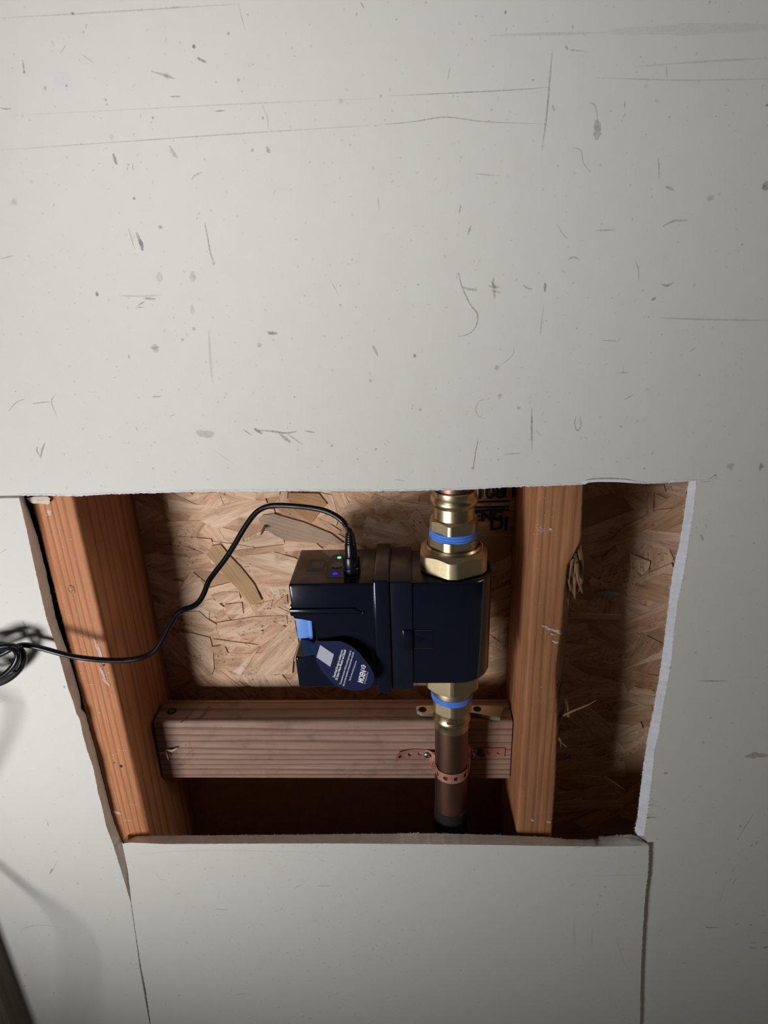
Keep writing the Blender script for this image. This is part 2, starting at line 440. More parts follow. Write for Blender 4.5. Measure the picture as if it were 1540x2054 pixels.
# ---- floor, door trim at the lower left
v, f = boxv(-2.5, 2.5, -2.5, YO + .011, -.05, 0); tag(build('floor', v, f, FLOOR), kind='structure')
tr = rbox('trim_1', -.53, -.454, -.0255, -.0002, 0.0, 2.1, .0012, TRIM, None, 2, (-.49, -.012, 0)); tag(tr, kind='structure')

# ---- refitted panel below the opening
pan_top_f = [(245, 1692), (262, 1690), (285, 1691), (330, 1693), (420, 1692.5), (560, 1692), (700, 1692), (860, 1693.5), (1000, 1695), (1100, 1697), (1190, 1698), (1301, 1697)]
pan_top_b = [(246, 1690), (254, 1685), (262, 1681), (272, 1677), (300, 1676.5), (500, 1675), (700, 1673), (860, 1671.5), (1000, 1675), (1100, 1679), (1135, 1683), (1180, 1684), (1196, 1683), (1203, 1679), (1230, 1676), (1262, 1674), (1285, 1678), (1294, 1684)]
LPAN = [(245, 1692), (256, 1745), (264, 1815), (272, 1870), (282, 1935), (292, 1985), (302, 2054)]
off = pn * -TH if pn.y < 0 else pn * TH
def atp(x, y, depth=0): return atpl(x, y, PAN0 + (off * (depth / TH)), pn)
ptf = rough(resample([atp(*p) for p in pan_top_f], 300), .0004, 8, 500)
ptb = rough(resample([atp(*p, depth=TH) for p in pan_top_b], 300), .0005, 9, 300)
plf = rough(resample([atp(*p) for p in LPAN], 120), .0005, 11)
shift = lambda a: [p + off for p in a]
bl, br = plf[-1], prf[-1]
f_ = ptf + prf[1:] + [Vector((br.x, br.y, .02)), Vector((bl.x, bl.y, .02))] + plf[:0:-1]
b_ = ptb + shift(prf[1:]) + [Vector((br.x, br.y, .02)) + off, Vector((bl.x, bl.y, .02)) + off] + shift(plf[:0:-1])
panel = slab('drywall_panel', f_, b_, 3, None)
tag(panel, 'loose rectangle of beige drywall standing below the opening, cut off along its top', 'panel')

# fuzz of torn paper along the cuts
def fuzz(name, line, count, length, mat, parent, dirn, spread=.8, seed=0):
    rnd = random.Random(seed); vs, fs = [], []
    for i in range(count):
        p = line[rnd.randrange(len(line))] + Vector((rnd.uniform(-.0006, .0006), rnd.uniform(-.0005, .0005), rnd.uniform(-.0004, .0004)))
        dv = (Vector(dirn) + Vector((rnd.uniform(-spread, spread), rnd.uniform(-.4, .4), rnd.uniform(-spread, spread)))).normalized() * length * rnd.uniform(.4, 1.3)
        w = Vector((rnd.uniform(-1, 1), rnd.uniform(-1, 1), rnd.uniform(-1, 1))).normalized() * rnd.uniform(.00012, .0003)
        a = len(vs); vs += [p - w, p + w, p + dv * .6 + w * .6, p + dv]; fs.append((a, a + 1, a + 2, a + 3))
    return tag(build(name, vs, fs, mat, parent), kind='stuff')
fuzz('paper_fuzz', ptb, 420, .0014, GYP, panel, (0, -.3, 1), 1, 1)
fuzz('paper_fuzz', prf[:80], 130, .0011, GYP, panel, (1, -.4, 0), 1, 2)
fuzz('paper_fuzz', rb, 420, .0014, GYPW, wall, (-1, -.2, 0), .9, 3)
fuzz('paper_fuzz', rf, 200, .0013, GYP, wall, (.8, -.7, 0), .9, 4)
fuzz('paper_fuzz', lf[:230], 150, .0010, DRY, wall, (1, -.5, 0), .9, 5)
fuzz('paper_fuzz', tf, 160, .0009, GYPW, wall, (0, -.4, -1), .9, 6)
# longer tufts at the lower right of the opening
tuft = [at(x, y, -.0005) for x, y in ((1297, 1610), (1299, 1615), (1296, 1635), (1296, 1640))]
fuzz('paper_tuft', tuft, 26, .008, GYP, wall, (1, -.3, .1), .45, 12)

# ================================================================ FRAMING
def stud_mesh(name, xl, xr_of_z, z0, z1, y0, y1, mat, parent=None, dz=.004, rad=.003, origin=None, torn=.02):
    rings = []; z = z0
    zs = []
    while z < z1: zs.append(z); z += dz if abs(z - (ZC - .35)) < .3 else .06
    zs.append(z1)
    for z in zs:
        xr, xb = xr_of_z(z)
        w = .0006 * mnoise.noise(Vector((3, 7, z * 60)))
        xl_ = xl + w
        pts = [(xl_, y1), (xl_, y0 + rad), (xl_ + rad * .3, y0 + rad * .3), (xl_ + rad, y0)]
        pts += [(xl_ + (xr - xl_) * t, y0 - .0002 * mnoise.noise(Vector((t * 9, 2, z * 40)))) for t in (.3, .5, .7)]
        pts += [(xr - rad, y0), (xr - rad * .3, y0 + rad * .3), (xr, y0 + rad), (xr + (xb - xr) * .2, y0 + torn * .6), (xb, y0 + torn), (xb, y1)]
        rings.append([Vector((x, y, z)) for x, y in pts])
    return ringloft(name, rings, mat, parent, 50, True, True, origin)
YB = YO - .0005
ls = stud_mesh('wooden_stud', -.3064, lambda z: (-.2704 + .0005 * mnoise.noise(Vector((1, 1, z * 150))), -.2704), 0.0, ZT, TH + .0002, YB, STUD, None, origin=(-.2884, .06, 0))
tag(ls, 'orange fir wall stud with a small knot, at the left side of the opening', 'wall stud')
RS_EDGE = [(1172, 960), (1172, 976), (1169, 1030), (1167, 1084), (1156, 1107), (1140, 1134), (1134.6, 1180), (1129, 1257), (1119, 1326), (1116.5, 1357), (1118, 1399), (1119, 1445), (1117.5, 1480), (1115, 1565), (1109.6, 1641), (1107.7, 1668)]
rse = [(at(x, y, TH).z, at(x, y, TH).x) for x, y in RS_EDGE][::-1]
def rs_x(z):
    if z <= rse[0][0]: return rse[0][1], .1331
    if z >= rse[-1][0]: return .1331, .1331
    for (za_, xa_), (zb_, xb_) in zip(rse, rse[1:]):
        if za_ <= z <= zb_:
            return xa_ + (xb_ - xa_) * (z - za_) / (zb_ - za_) + .0008 * mnoise.noise(Vector((5, 1, z * 220))), .1331
rs = stud_mesh('wooden_stud', .0980, rs_x, 0.0, ZT, TH + .0002, YB, STUD2, None, .003, .0022, (.1155, .06, 0), .012)
tag(rs, 'weathered fir wall stud right of the brass pipe, its right edge torn and splintered', 'wall stud')

ZBT, ZBB, YBF, YBK = ZC - .4395, ZC - .5145, .0595, .0935
def block():
    rings = []
    n = 90
    xs = [-.2685 + (.0968 + .2685) * i / n for i in range(n + 1)]
    for x in xs:
        dzl = .0 + (x - .095) * -.0045 * 0
        w1 = .0004 * mnoise.noise(Vector((x * 70, 1, 0))); r = .0028
        pts = [(YBK, ZBB), (YBF + r, ZBB), (YBF + r * .3, ZBB + r * .3), (YBF, ZBB + r)]
        pts += [(YBF - .0003 * mnoise.noise(Vector((x * 40, 0, t * 6))), ZBB + (ZBT - ZBB) * t) for t in (.2, .4, .6, .8)]
        pts += [(YBF, ZBT - r), (YBF + r * .3, ZBT - r * .3 + w1), (YBF + r, ZBT + w1), (YBK, ZBT)]
        cut = .0035 if x < -.268 else 0
        rings.append([Vector((x + (.002 * (z - ZBB) / .075 if x < -.26 else 0), y, z)) for y, z in pts])
    return ringloft('wooden_block', rings, BLOCK, None, 50, True, True, (-.086, .076, ZBB))
blk = block(); tag(blk, 'horizontal greyish wood block nailed between the two studs below the valve', 'wood block')
# toe-driven screw and its hole in the top of the block
sp = atz(345, 1427, ZBT)
lathe('countersink', [(.0048, sp.z + .0003), (.0046, sp.z + .0006), (.0036, sp.z + .0004)], sp.x, sp.y, DARK, blk, 20)
lathe('screw_head', [(.0030, sp.z + .0004), (.0029, sp.z + .0014), (.0012, sp.z + .0018), (.0008, sp.z + .0010)], sp.x, sp.y, STEEL, blk, 18)
# hammer bruises: small dents raised fibres on block
def bruises(parent, pts, mat, seed, size=.0022, plane='Y', lift=.0002):
    rnd = random.Random(seed); vs, fs = [], []
    for p in pts:
        L = size * rnd.uniform(.5, 1.2); a = rnd.uniform(.6, 1.1); w = L * .22
        u = Vector((math.cos(a), 0, math.sin(a))) if plane == 'Y' else Vector((math.cos(a), math.sin(a), 0))
        nn = Vector((0, -1, 0)) if plane == 'Y' else Vector((0, 0, 1))
        s_ = u.cross(nn)
        k = len(vs); vs += [p - u * L, p - s_ * w + nn * lift, p + u * L, p + s_ * w + nn * lift, p + nn * lift * 2.5]
        fs += [(k, k + 1, k + 4), (k + 1, k + 2, k + 4), (k + 2, k + 3, k + 4), (k + 3, k, k + 4)]
    return tag(build('raised_fibre', vs, fs, mat, parent, 60), kind='stuff')
rnd = random.Random(5)
bp = []
for i in range(70):
    t = rnd.random(); px = 356 + 20 * math.sin(t * 3) + rnd.uniform(-7, 7) + (1 - t) * 14; py = 1490 + t * 45 + rnd.uniform(-3, 3)
    bp.append(at(px, py, YBF - .0002))
bruises(blk, bp, BLOCK, 1, .0016)
bp = []
for i in range(60):
    t = rnd.random(); c0 = rnd.choice(((366, 1448, 398, 1412), (402, 1440, 420, 1418)))
    bp.append(atz(c0[0] + (c0[2] - c0[0]) * t + rnd.uniform(-3, 3), c0[1] + (c0[3] - c0[1]) * t + rnd.uniform(-3, 3), ZBT + .0001))
bruises(blk, bp, BLOCK, 2, .0024, 'Z')

# splinters on the right stud
def splinter(name, pts, w, mat, parent, flat=.35):
    vs, fs = [], []; n = len(pts)
    for i, p in enumerate(pts):
        t = i / (n - 1); ww = w * (1 - t) ** .7 * .5 + .0001
        tg = (pts[min(i + 1, n - 1)] - pts[max(i - 1, 0)]).normalized(); sd = tg.cross(Vector((0, 1, 0))).normalized() * ww; dp = Vector((0, ww * flat, 0))
        vs += [p - sd, p - dp, p + sd, p + dp]
    for i in range(n - 1):
        for k in range(4):
            a = i * 4 + k; b = i * 4 + (k + 1) % 4; fs.append((a, b, b + 4, a + 4))
    fs.append((3, 2, 1, 0)); return build(name, vs, fs, mat, parent, None)
SP = [([(1158, 1094, .018), (1165, 1130, .020), (1166, 1165, .019), (1160, 1188, .015)], .0055),
      ([(1150, 1110, .017), (1153, 1145, .019), (1152, 1175, .017), (1153, 1203, .014)], .0048),
      ([(1148, 1120, .016), (1143, 1150, .017), (1141, 1168, .016), (1145, 1186, .014)], .0030),
      ([(1156, 1130, .016), (1159, 1160, .015), (1164, 1178, .013), (1168, 1191, .011)], .0034),
      ([(1118, 1455, .020), (1126, 1435, .022), (1132, 1420, .024), (1136, 1400, .024)], .0040),
      ([(1120, 1440, .022), (1150, 1426, .018), (1175, 1416, .012), (1197, 1404, .008)], .0030),
      ([(1140, 1438, .020), (1139, 1425, .022), (1137, 1405, .024)], .0022),
      ([(1122, 1400, .020), (1127, 1360, .024), (1133, 1325, .028)], .0022),
      ([(1120, 1480, .016), (1125, 1490, .012), (1124, 1499, .010)], .0018),
      ([(1121, 1482, .016), (1129, 1492, .012), (1137, 1499, .010)], .0014)]
for k in range(16):
    x0, y0 = 1152 - k * .9 + 4 * math.sin(k * 7.0), 1112 + k * 3.0; x1, y1 = x0 + 9 * math.sin(k * 2.3) + 4, y0 + 45 + 22 * math.sin(k * 3.1)
    SP.append(([(x0, y0, .017), ((x0 + x1) / 2 + 3 * math.sin(k), (y0 + y1) / 2, .019), (x1, y1, .016)], .0012 + .0008 * abs(math.sin(k * 1.7))))
for k in range(7):
    x0, y0 = 1117 + 2 * math.sin(k * 5), 1455 - k * 14; SP.append(([(x0, y0, .018), (x0 + 5, y0 - 22, .022), (x0 + 9 + 5 * math.sin(k * 3), y0 - 40 - 8 * math.sin(k), .024)], .0010 + .0006 * abs(math.sin(k))))
for pts, w in SP:
    splinter('splinter', smoothpath([at(x, y, Y) for x, y, Y in pts], 4), w, SPL, rs)
# fresh shaving curls stuck on the left end of the block
t = empty('wood_shaving', at(345, 1500, YBF)); tag(t, 'small pale curl of fresh wood stuck on the left end of the block', 'wood shaving')
for pts, w in (([(335, 1505, YBF - .001), (345, 1506, YBF - .004), (353, 1502, YBF - .003), (358, 1499, YBF - .001)], .0034),
               ([(330, 1507, YBF - .001), (334, 1513, YBF - .004), (338, 1525, YBF - .006)], .0026),
               ([(331, 1509, YBF - .001), (323, 1511, YBF - .003), (313, 1509, YBF - .001)], .0022),
               ([(331, 1504, YBF - .001), (333, 1510, YBF - .003), (327, 1512, YBF - .003)], .0028)):
    splinter('curl', smoothpath([at(*p) for p in pts], 3), w, CREAM, t)

# scrap of drywall paper and gypsum at the top of the left stud
cp = [(52, 999), (72, 996), (95, 996), (101, 1000), (99, 1004), (101, 1007), (97, 1012), (88, 1011), (78, 1010), (66, 1010), (60, 1007)]
f_ = [at(x, y, TH - .0035 + .002 * mnoise.noise(Vector((x * .2, y * .3, 0)))) for x, y in cp]; b_ = [at(x, y, TH + .0001) for x, y in cp]
cz = f_[0].lerp(f_[5], .5)
n = len(cp); vs = f_ + b_ + [sum(f_, Vector()) / n + Vector((0, -.0008, 0))]
fs = [(i, (i + 1) % n, 2 * n) for i in range(n)] + [(i, n + i, n + (i + 1) % n, (i + 1) % n) for i in range(n)] + [tuple(range(n, 2 * n))]
tag(build('gypsum_scrap', vs, fs, mat_gypsum('cream_gypsum', (.68, .60, .50), (.55, .46, .36)), None, 20, None, cz), 'torn scrap of cream gypsum left on top of the left stud', 'plaster scrap')

# knot, nail dents and gypsum smears on the studs
def disc_mark(name, px, py, Y, rx, rz, mat, parent, n=14, lift=.0002):
    c = at(px, py, Y - lift); vs = [c + Vector((rx * math.cos(2 * math.pi * i / n), 0, rz * math.sin(2 * math.pi * i / n))) for i in range(n)] + [c + Vector((0, -lift, 0))]
    return build(name, vs, [(i, (i + 1) % n, n) for i in range(n)], mat, parent, 60)
YS = TH + .0002
disc_mark('knot', 142, 1183, YS, .0035, .0042, mat_plain('knot_wood', (.50, .24, .11), .7, 0, .2, .35, 300), ls)
for q in range(3):
    n = 20; c = at(142, 1183, YS - .0005); r0, r1 = .0011 + q * .0009, .0014 + q * .0009
    vs = [c + Vector((r * w_ * math.cos(2 * math.pi * i / n), -.0001, 1.25 * r * w_ * math.sin(2 * math.pi * i / n))) for r in (r0, r1) for i in range(n) for w_ in [1 + .28 * mnoise.noise(Vector((math.cos(2 * math.pi * i / n) * 1.6, math.sin(2 * math.pi * i / n) * 1.6, q * .8)))]]
    build('knot_ring', vs, [(i, (i + 1) % n, n + (i + 1) % n, n + i) for i in range(n)], mat_plain('knot_line', (.31, .14, .065), .7), ls)
disc_mark('nail_hole', 243, 1537, YS, .0013, .0016, DARK, ls); disc_mark('nail_hole', 208, 1334, YS, .0010, .0010, DARK, ls)
disc_mark('nail_hole', 229, 1530, YS, .0007, .0008, DARK, ls); disc_mark('nail_hole', 1102, 1271, YS, .0011, .0011, DARK, rs)

# ================================================================ SHEATHING STRANDS
def strand(poly, y, thick, parent, ang=None, mat=OSB):
    """poly: world points on the board's face; local X runs along the strand"""
    c = sum(poly, Vector()) / len(poly); c.y = y
    if ang is None:
        far = max(((a, b) for a in poly for b in poly), key=lambda q: (q[0] - q[1]).length); dv = far[1] - far[0]; ang = math.atan2(dv.z, dv.x)
    ca, sa = math.cos(ang), math.sin(ang)
    loc = []
    for p in poly:
        dx, dz = p.x - c.x, p.z - c.z; loc.append((dx * ca + dz * sa, -dx * sa + dz * ca))
    n = len(loc); me = bpy.data.meshes.new('strand')
    vs = [(x, -.00025 - .00025 * random.random(), z) for x, z in loc] + [(x * 1.004, thick, z * 1.004) for x, z in loc]
    me.from_pydata(vs, [], [tuple(range(n))] + [(i, n + i, n + (i + 1) % n, (i + 1) % n) for i in range(n)])
    bm = bmesh.new(); bm.from_mesh(me); bmesh.ops.recalc_face_normals(bm, faces=bm.faces)
    ng = [f for f in bm.faces if len(f.verts) == n and n > 4]
    if sum(f.normal.y for f in bm.faces if len(f.verts) == n) > 0: bmesh.ops.reverse_faces(bm, faces=bm.faces)
    bm.to_mesh(me); bm.free(); me.materials.append(mat)
    o = bpy.data.objects.new('strand', me); COL.objects.link(o); o.parent = parent
    o.location = c - world_loc(parent); o.rotation_euler = (0, -ang, 0); return o
def rstrand(cx, cz, L, w, ang, y, parent):
    pts = []; n = 4
    def ww(t): return w / 2 * (1 + .35 * math.sin(t * 5 + cx * 90) + random.uniform(-.12, .12))
    for i in range(n + 1): pts.append((-L / 2 + L * i / n + random.uniform(-.02, .02) * L, ww(i / n)))
    for i in range(n, -1, -1): pts.append((-L / 2 + L * i / n + random.uniform(-.06, .06) * L, -ww(i / n + .4)))
    ca, sa = math.cos(ang), math.sin(ang)
    return strand([Vector((cx + a * ca - b * sa, y, cz + a * sa + b * ca)) for a, b in pts], y, .003, parent, ang)
yk = YO
random.seed(11)
for i in range(240):
    if i % 3: cx, cz = random.uniform(-.29, .11), ZC + random.uniform(-.46, -.18)
    else: cx, cz = random.uniform(.13, .27), ZC + random.uniform(-.62, -.17)
    ang = random.gauss(0, .45) if random.random() < .72 else random.uniform(-1.5, 1.5)
    yk -= .000006
    rstrand(cx, cz, random.uniform(.06, .12), random.uniform(.013, .032), ang, yk, back)
C1 = lambda x, y: (300 + x / 3.85, 970 + y / 3.85)
C8 = lambda x, y: (1000 + x / 2.6, 930 + y / 2.6)
HAND = [
    (C1, [(380, 80), (530, 62), (572, 162), (440, 205), (395, 215)]), (C1, [(395, 255), (560, 170), (760, 120), (900, 128), (868, 182), (790, 232), (640, 285), (540, 355), (400, 292)]),
    (C1, [(1015, 60), (1066, 60), (1060, 160), (1020, 190), (985, 165)]),
    (C1, [(1320, 70), (1410, 90), (1460, 270), (1440, 330), (1360, 170)]), (C1, [(1400, 60), (1500, 70), (1540, 150), (1460, 230), (1425, 130)]),
    (C1, [(205, 405), (372, 418), (388, 505), (205, 470)]), (C1, [(365, 418), (475, 428), (505, 512), (395, 527)]),
    (C1, [(0, 300), (160, 290), (390, 285), (250, 330), (80, 350)]),
    (C1, [(30, 470), (300, 490), (420, 540), (300, 570), (80, 545)]),
    (C1, [(620, 520), (1040, 470), (1100, 490), (880, 545), (700, 560)]),
    (C1, [(470, 860), (560, 835), (680, 835), (560, 870), (500, 890)]), (C1, [(498, 870), (690, 836), (702, 890), (640, 905), (520, 927)]),
    (C1, [(580, 932), (712, 918), (722, 1006), (590, 1008)]), (C1, [(825, 930), (950, 900), (930, 975), (830, 985)]),
    (C1, [(1060, 860), (1065, 930), (930, 960), (985, 905)]),
    (C1, [(420, 905), (490, 890), (575, 955), (500, 1010), (430, 970)]),
    (C1, [(520, 1075), (800, 1030), (1062, 1015), (1062, 1085), (870, 1128), (680, 1188), (600, 1165), (530, 1120)]),
    (C1, [(490, 1200), (680, 1225), (870, 1250), (760, 1280), (560, 1250)]), (C1, [(690, 1165), (850, 1130), (880, 1140), (820, 1215), (720, 1205)]),
    (C1, [(955, 1060), (1052, 1106), (862, 1255), (800, 1215), (880, 1135)]),
    (C1, [(1000, 1150), (1120, 1060), (1150, 1230), (1110, 1350), (1100, 1470), (720, 1475), (850, 1320)]),
    (C1, [(850, 1260), (760, 1400), (700, 1480), (640, 1450), (740, 1350)]), (C1, [(480, 1260), (575, 1245), (605, 1310), (500, 1325)]),
    (C1, [(140, 1140), (330, 1155), (465, 1190), (490, 1290), (497, 1430), (480, 1482), (330, 1475), (160, 1290)]),
    (C1, [(150, 1000), (380, 985), (440, 1040), (520, 1090), (470, 1150), (200, 1110)]),
    (C1, [(1080, 410), (1180, 412), (1270, 448), (1340, 505), (1050, 525), (1028, 480)]),
    (C8, [(590, 395), (650, 330), (830, 240), (900, 235), (790, 330), (640, 402)]), (C8, [(784, 130), (808, 130), (803, 330), (760, 322)]),
    (C8, [(672, 122), (860, 112), (870, 150), (670, 155)]), (C8, [(682, 470), (790, 512), (780, 552), (692, 625)]), (C8, [(690, 610), (900, 520), (910, 545), (750, 630)]),
    (C8, [(590, 1100), (880, 960), (900, 1000), (690, 1060)]), (C8, [(540, 490), (610, 430), (620, 460), (545, 515)]),
    (C8, [(370, 780), (640, 790), (640, 815), (380, 808)]), (C8, [(560, 1420), (740, 1350), (750, 1380), (600, 1440)]),
]
for fn, pts in HAND:
    yk -= .00004
    strand([at(*fn(x, y), yk) for x, y in pts], yk, .003, back)
def tint_osb(name, c0, c1, axis='X'): return mat_wood(name, c0, c1, tuple(x * .55 for x in c0), 'X', 260, .35, 2.2, dirt=.25)
TAN = tint_osb('tan_strand', (.52, .31, .155), (.60, .37, .19)); GRY = tint_osb('greyish_strand', (.46, .31, .20), (.53, .37, .25)); ORG = tint_osb('orange_strand', (.47, .24, .115), (.54, .29, .145))
for m, pts in ((ORG, [(1072, 70), (1308, 78), (1372, 158), (1330, 200), (1250, 302), (1195, 272), (1075, 165)]),
               (GRY, [(842, 272), (870, 245), (958, 234), (1190, 300), (1400, 385), (1500, 460), (1420, 470), (1050, 441), (960, 395), (905, 358), (850, 302)]),
               (TAN, [(440, 548), (480, 480), (545, 468), (620, 560), (700, 642), (808, 778), (866, 902), (838, 912), (810, 935), (778, 932), (690, 822), (600, 732), (490, 600)])):
    yk -= .00012
    strand([at(*C1(x, y), yk) for x, y in pts], yk, .003, back, None, m)
YF = yk - .0012
# pale grey-blue dab on the board in the right bay
n = 22; c = at(1219, 1193, YF); vs = []
for i in range(n):
    a = 2 * math.pi * i / n; r = 1 + .2 * mnoise.noise(Vector((math.cos(a) * 2, math.sin(a) * 2, 4)))
    vs.append(c + Vector((.0135 * r * math.cos(a), 0, .0042 * r * math.sin(a) - .002 * math.cos(a) * 0)))
vs += [c + (p - c) * .6 + Vector((0, -.0012, 0)) for p in vs] + [c + Vector((0, -.0016, 0))]
build('glue_dab', vs, [(i, (i + 1) % n, n + (i + 1) % n, n + i) for i in range(n)] + [(n + i, n + (i + 1) % n, 2 * n) for i in range(n)], mat_plain('pale_glue', (.36, .37, .37), .6, 0, .3, .3, 200), back, 60)
# printed stamp
def fr_back(px, py, Y):
    o = at(px, py, Y); return Matrix.Translation(o) @ Matrix.Rotation(math.radians(90), 4, 'X')
for body, px, py, sz in (('108', 952, 1000, .019), ('IT', 1007, 996, .019), ('ENG', 948, 1045, .0145), ('DI', 981, 1063, .0185)):
    text_mesh('stamp_lettering', body, sz, INK, back, fr_back(px, py, YF), .0005)
for y0 in (1005, 1016, 1022):
    a, b = at(940, y0, YF), at(1022, y0 - 2, YF); build('stamp_line', [a, b, b + Vector((0, 0, -.0022)), a + Vector((0, 0, -.0022))], [(0, 1, 2, 3)], INK, back)
# nail point that came through the board
t = empty('nail', at(526, 1060, YF)); tag(t, 'bent steel nail point sticking out of the strand board left of the valve', 'nail')
a = at(531, 1056, YF); b = a + Vector((-.002, -.012, -.004)); tube('shank', [a, a.lerp(b, .6), b], [.0015, .0014, .0002], STEEL, t, 8)
# ================================================================ VALVE
XA, YA = .0347, .0355
Z = lambda px, py, Y: at(px, py, Y).z
ZVT = ZC - .2515; ZVB = ZC - .3535
val = empty('water_shutoff_valve', (XA, YA, ZVB)); tag(val, 'black motorized water shutoff valve with a light blue knob, clamped on the vertical pipe', 'valve')
Y0V, Y1V = .0012, .0685
# rear body round the pipe
bm = bmesh.new(); out = [(-.004, ZVT - .0012), (.0665, ZVT - .0012), (.0665, ZVB + .002), (-.004, ZVB + .002)]
bm = prism_bm(out, Y0V + .0012, Y1V - .001)
vert = [e for e in bm.edges if abs(e.verts[0].co.x - e.verts[1].co.x) < 1e-6 and e.verts[0].co.x > .05 and abs(e.verts[0].co.y - e.verts[1].co.y) < 1e-6]
bmesh.ops.bevel(bm, geom=vert, offset=.028, segments=10, affect='EDGES', profile=.5)
ed = [e for e in bm.edges if abs(e.verts[0].co.z - e.verts[1].co.z) < 1e-6]
bmesh.ops.bevel(bm, geom=ed, offset=.0030, segments=3, affect='EDGES', profile=.5)
from_bm('valve_body', bm, PLAS, val, 40)
# two bands
xb0, xb1, xb2 = at(748, 1172, Y0V).x, at(780, 1172, Y0V).x, at(826, 1172, Y0V).x
rbox('clamp_band', xb0, xb1, Y0V - .0028, Y1V + .0035, ZVB - .0042, ZVT + .0038, .0016, PLAS, val, 3)
rbox('front_band', xb1 - .0004, xb2, Y0V - .0004, Y1V + .001, ZVB - .0016, ZVT + .0012, .0010, PLAS2, val, 2)
# motor housing with a notch for the knob
X0 = -.1020
zn0 = Z(600, 1243, Y0V); zn1 = Z(600, 1318, Y0V); xn = at(637, 1262, Y0V).x
out = [(X0, ZVT), (xb0 + .001, ZVT), (xb0 + .001, ZVB), (X0 + .0008, ZVB), (X0 - .0002, zn1), (xn - .004, zn1 + .0006), (xn, zn1 + .005), (xn, zn0), (X0 + .0030, zn0), (X0 + .0012, zn0 + .0015)]
bm = prism_bm(out, Y0V, Y1V, .0021, 4)
# back edge of the left end is rounded more in the photo; the small bevel carries the highlight lines
from_bm('motor_housing', bm, PLAS, val, 35)
# stepped ridge on the housing's face
za0, za1 = Z(640, 1220.5, Y0V), Z(640, 1231, Y0V); xr0, xr1, xr2 = at(580, 1225, Y0V).x, at(712, 1220, Y0V).x, at(729, 1230, Y0V).x
bm = prism_bm([(X0 - .0004, za0), (xr1, za0), (xr2, za1), (X0 - .0004, za1)], Y0V - .0011, Y0V + .003, .0006, 2)
from_bm('ridge', bm, PLAS, val, 35)
yr = Y0V - .0010
tube('rib', [Vector((X0 - .0003, yr, za0 - .0003)), Vector((xr1 - .001, yr, za0 - .0003)), Vector((xr1, yr, za0 - .0005))], .00075, PLAS, val, 10)
tube('rib', smoothpath([Vector((X0 - .0003, yr, za1 + .0003)), Vector((xr1, yr, za1 + .0003)), Vector((xr2 - .002, yr, za1 + .0003)), Vector((xr2 - .0006, yr, za1 + .0009)), Vector((xr2 - .0002, yr, za1 + .0016))], 4), .00075, PLAS, val, 10)
bm = prism_bm([(X0 - .0006, za0 + .002), (X0 + .004, za0 + .002), (X0 + .004, zn0 + .0025), (X0 - .0006, zn0 + .0025)], Y0V + .001, Y1V - .002, .0008, 2)
from_bm('end_step', bm, PLAS, val, 35)
# knob: disc on a horizontal axis, with a lip
kz = (zn0 + zn1) / 2; ky = .0345; kr = (zn0 - zn1) / 2 - .0008
kx0 = at(595, 1262, .028).x; kx1 = at(626, 1262, .0265).x
knob = empty('override_knob', Vector((kx0, ky, kz)) - world_loc(val)); knob.parent = val; knob['label'] = 'light blue override lever with a raised lip'
rbox('knob_face', kx0, kx1 - .003, .028, .058, zn1 + .0008, zn0 + .0015, .0012, BLUE, knob, 2)
rbox('knob_lip', kx1 - .0034, kx1 + .0004, .0262, .060, zn1 + .0002, zn0 + .0015, .0014, BLUE, knob, 2)
# latch on the body's side
xl0, xl1, xl2 = at(808, 1280, Y0V).x, at(826, 1280, Y0V).x, at(868, 1280, Y0V).x
zl0, zl1 = Z(830, 1264.5, Y0V), Z(830, 1302, Y0V)
rbox('latch', xl0, xl1 + .0005, Y0V - .0016, Y0V + .002, zl1 - .0008, zl0 + .0008, .0005, PLAS, val, 2)
rbox('latch_slot', xl1, xl2, Y0V + .0004, Y0V + .004, zl0 - .0007, zl0, 0, DARK, val)
rbox('latch_slot', xl1, xl2, Y0V + .0004, Y0V + .004, zl1, zl1 + .0009, 0, DARK, val)
rbox('latch_tongue', xl1 + .0005, xl2, Y0V + .0008, Y0V + .004, zl1 + .001, zl0 - .001, .0003, PLAS, val, 2)
for q in range(8):
    x = xl1 + .0035 + q * .0011; h = .0035 - .0004 * q
    rbox('latch_rib', x, x + .0005, Y0V + .0004, Y0V + .0012, (zl0 + zl1) / 2 - h, (zl0 + zl1) / 2 + h, 0, PLAS, val)
# label panel with lamps on the top face
def toppoly(name, pts, mat, parent, z=ZVT, h=.0003, rnd_=0):
    a = [atz(x, y, z + h) for x, y in pts]; b = [Vector((p.x, p.y, z - .0001)) for p in a]; n = len(a)
    return build(name, a + b, [tuple(range(n)), tuple(range(n, 2 * n))[::-1]] + [(i, n + i, n + (i + 1) % n, (i + 1) % n) for i in range(n)], mat, parent)
T2 = lambda x, y: (560 + x / 6.417, 1060 + y / 6.417)
lab = toppoly('label_panel', [T2(*p) for p in ((610, 560), (655, 385), (690, 345), (730, 332), (1060, 332), (1082, 352), (1075, 420), (1045, 600), (1020, 632), (620, 632), (595, 610))], PANEL, val)
lab2 = toppoly('rating_label', [T2(*p) for p in ((330, 572), (395, 392), (650, 390), (606, 572))], PANEL, val, ZVT, .00025)
toppoly('code_patch', [T2(*p) for p in ((405, 512), (432, 430), (580, 430), (560, 512))], DIMP, lab2, ZVT + .00025, .00005)
toppoly('label_rule', [T2(*p) for p in ((328, 572), (330, 566), (604, 566), (603, 572))], GREYP, lab2, ZVT + .00025, .00005)
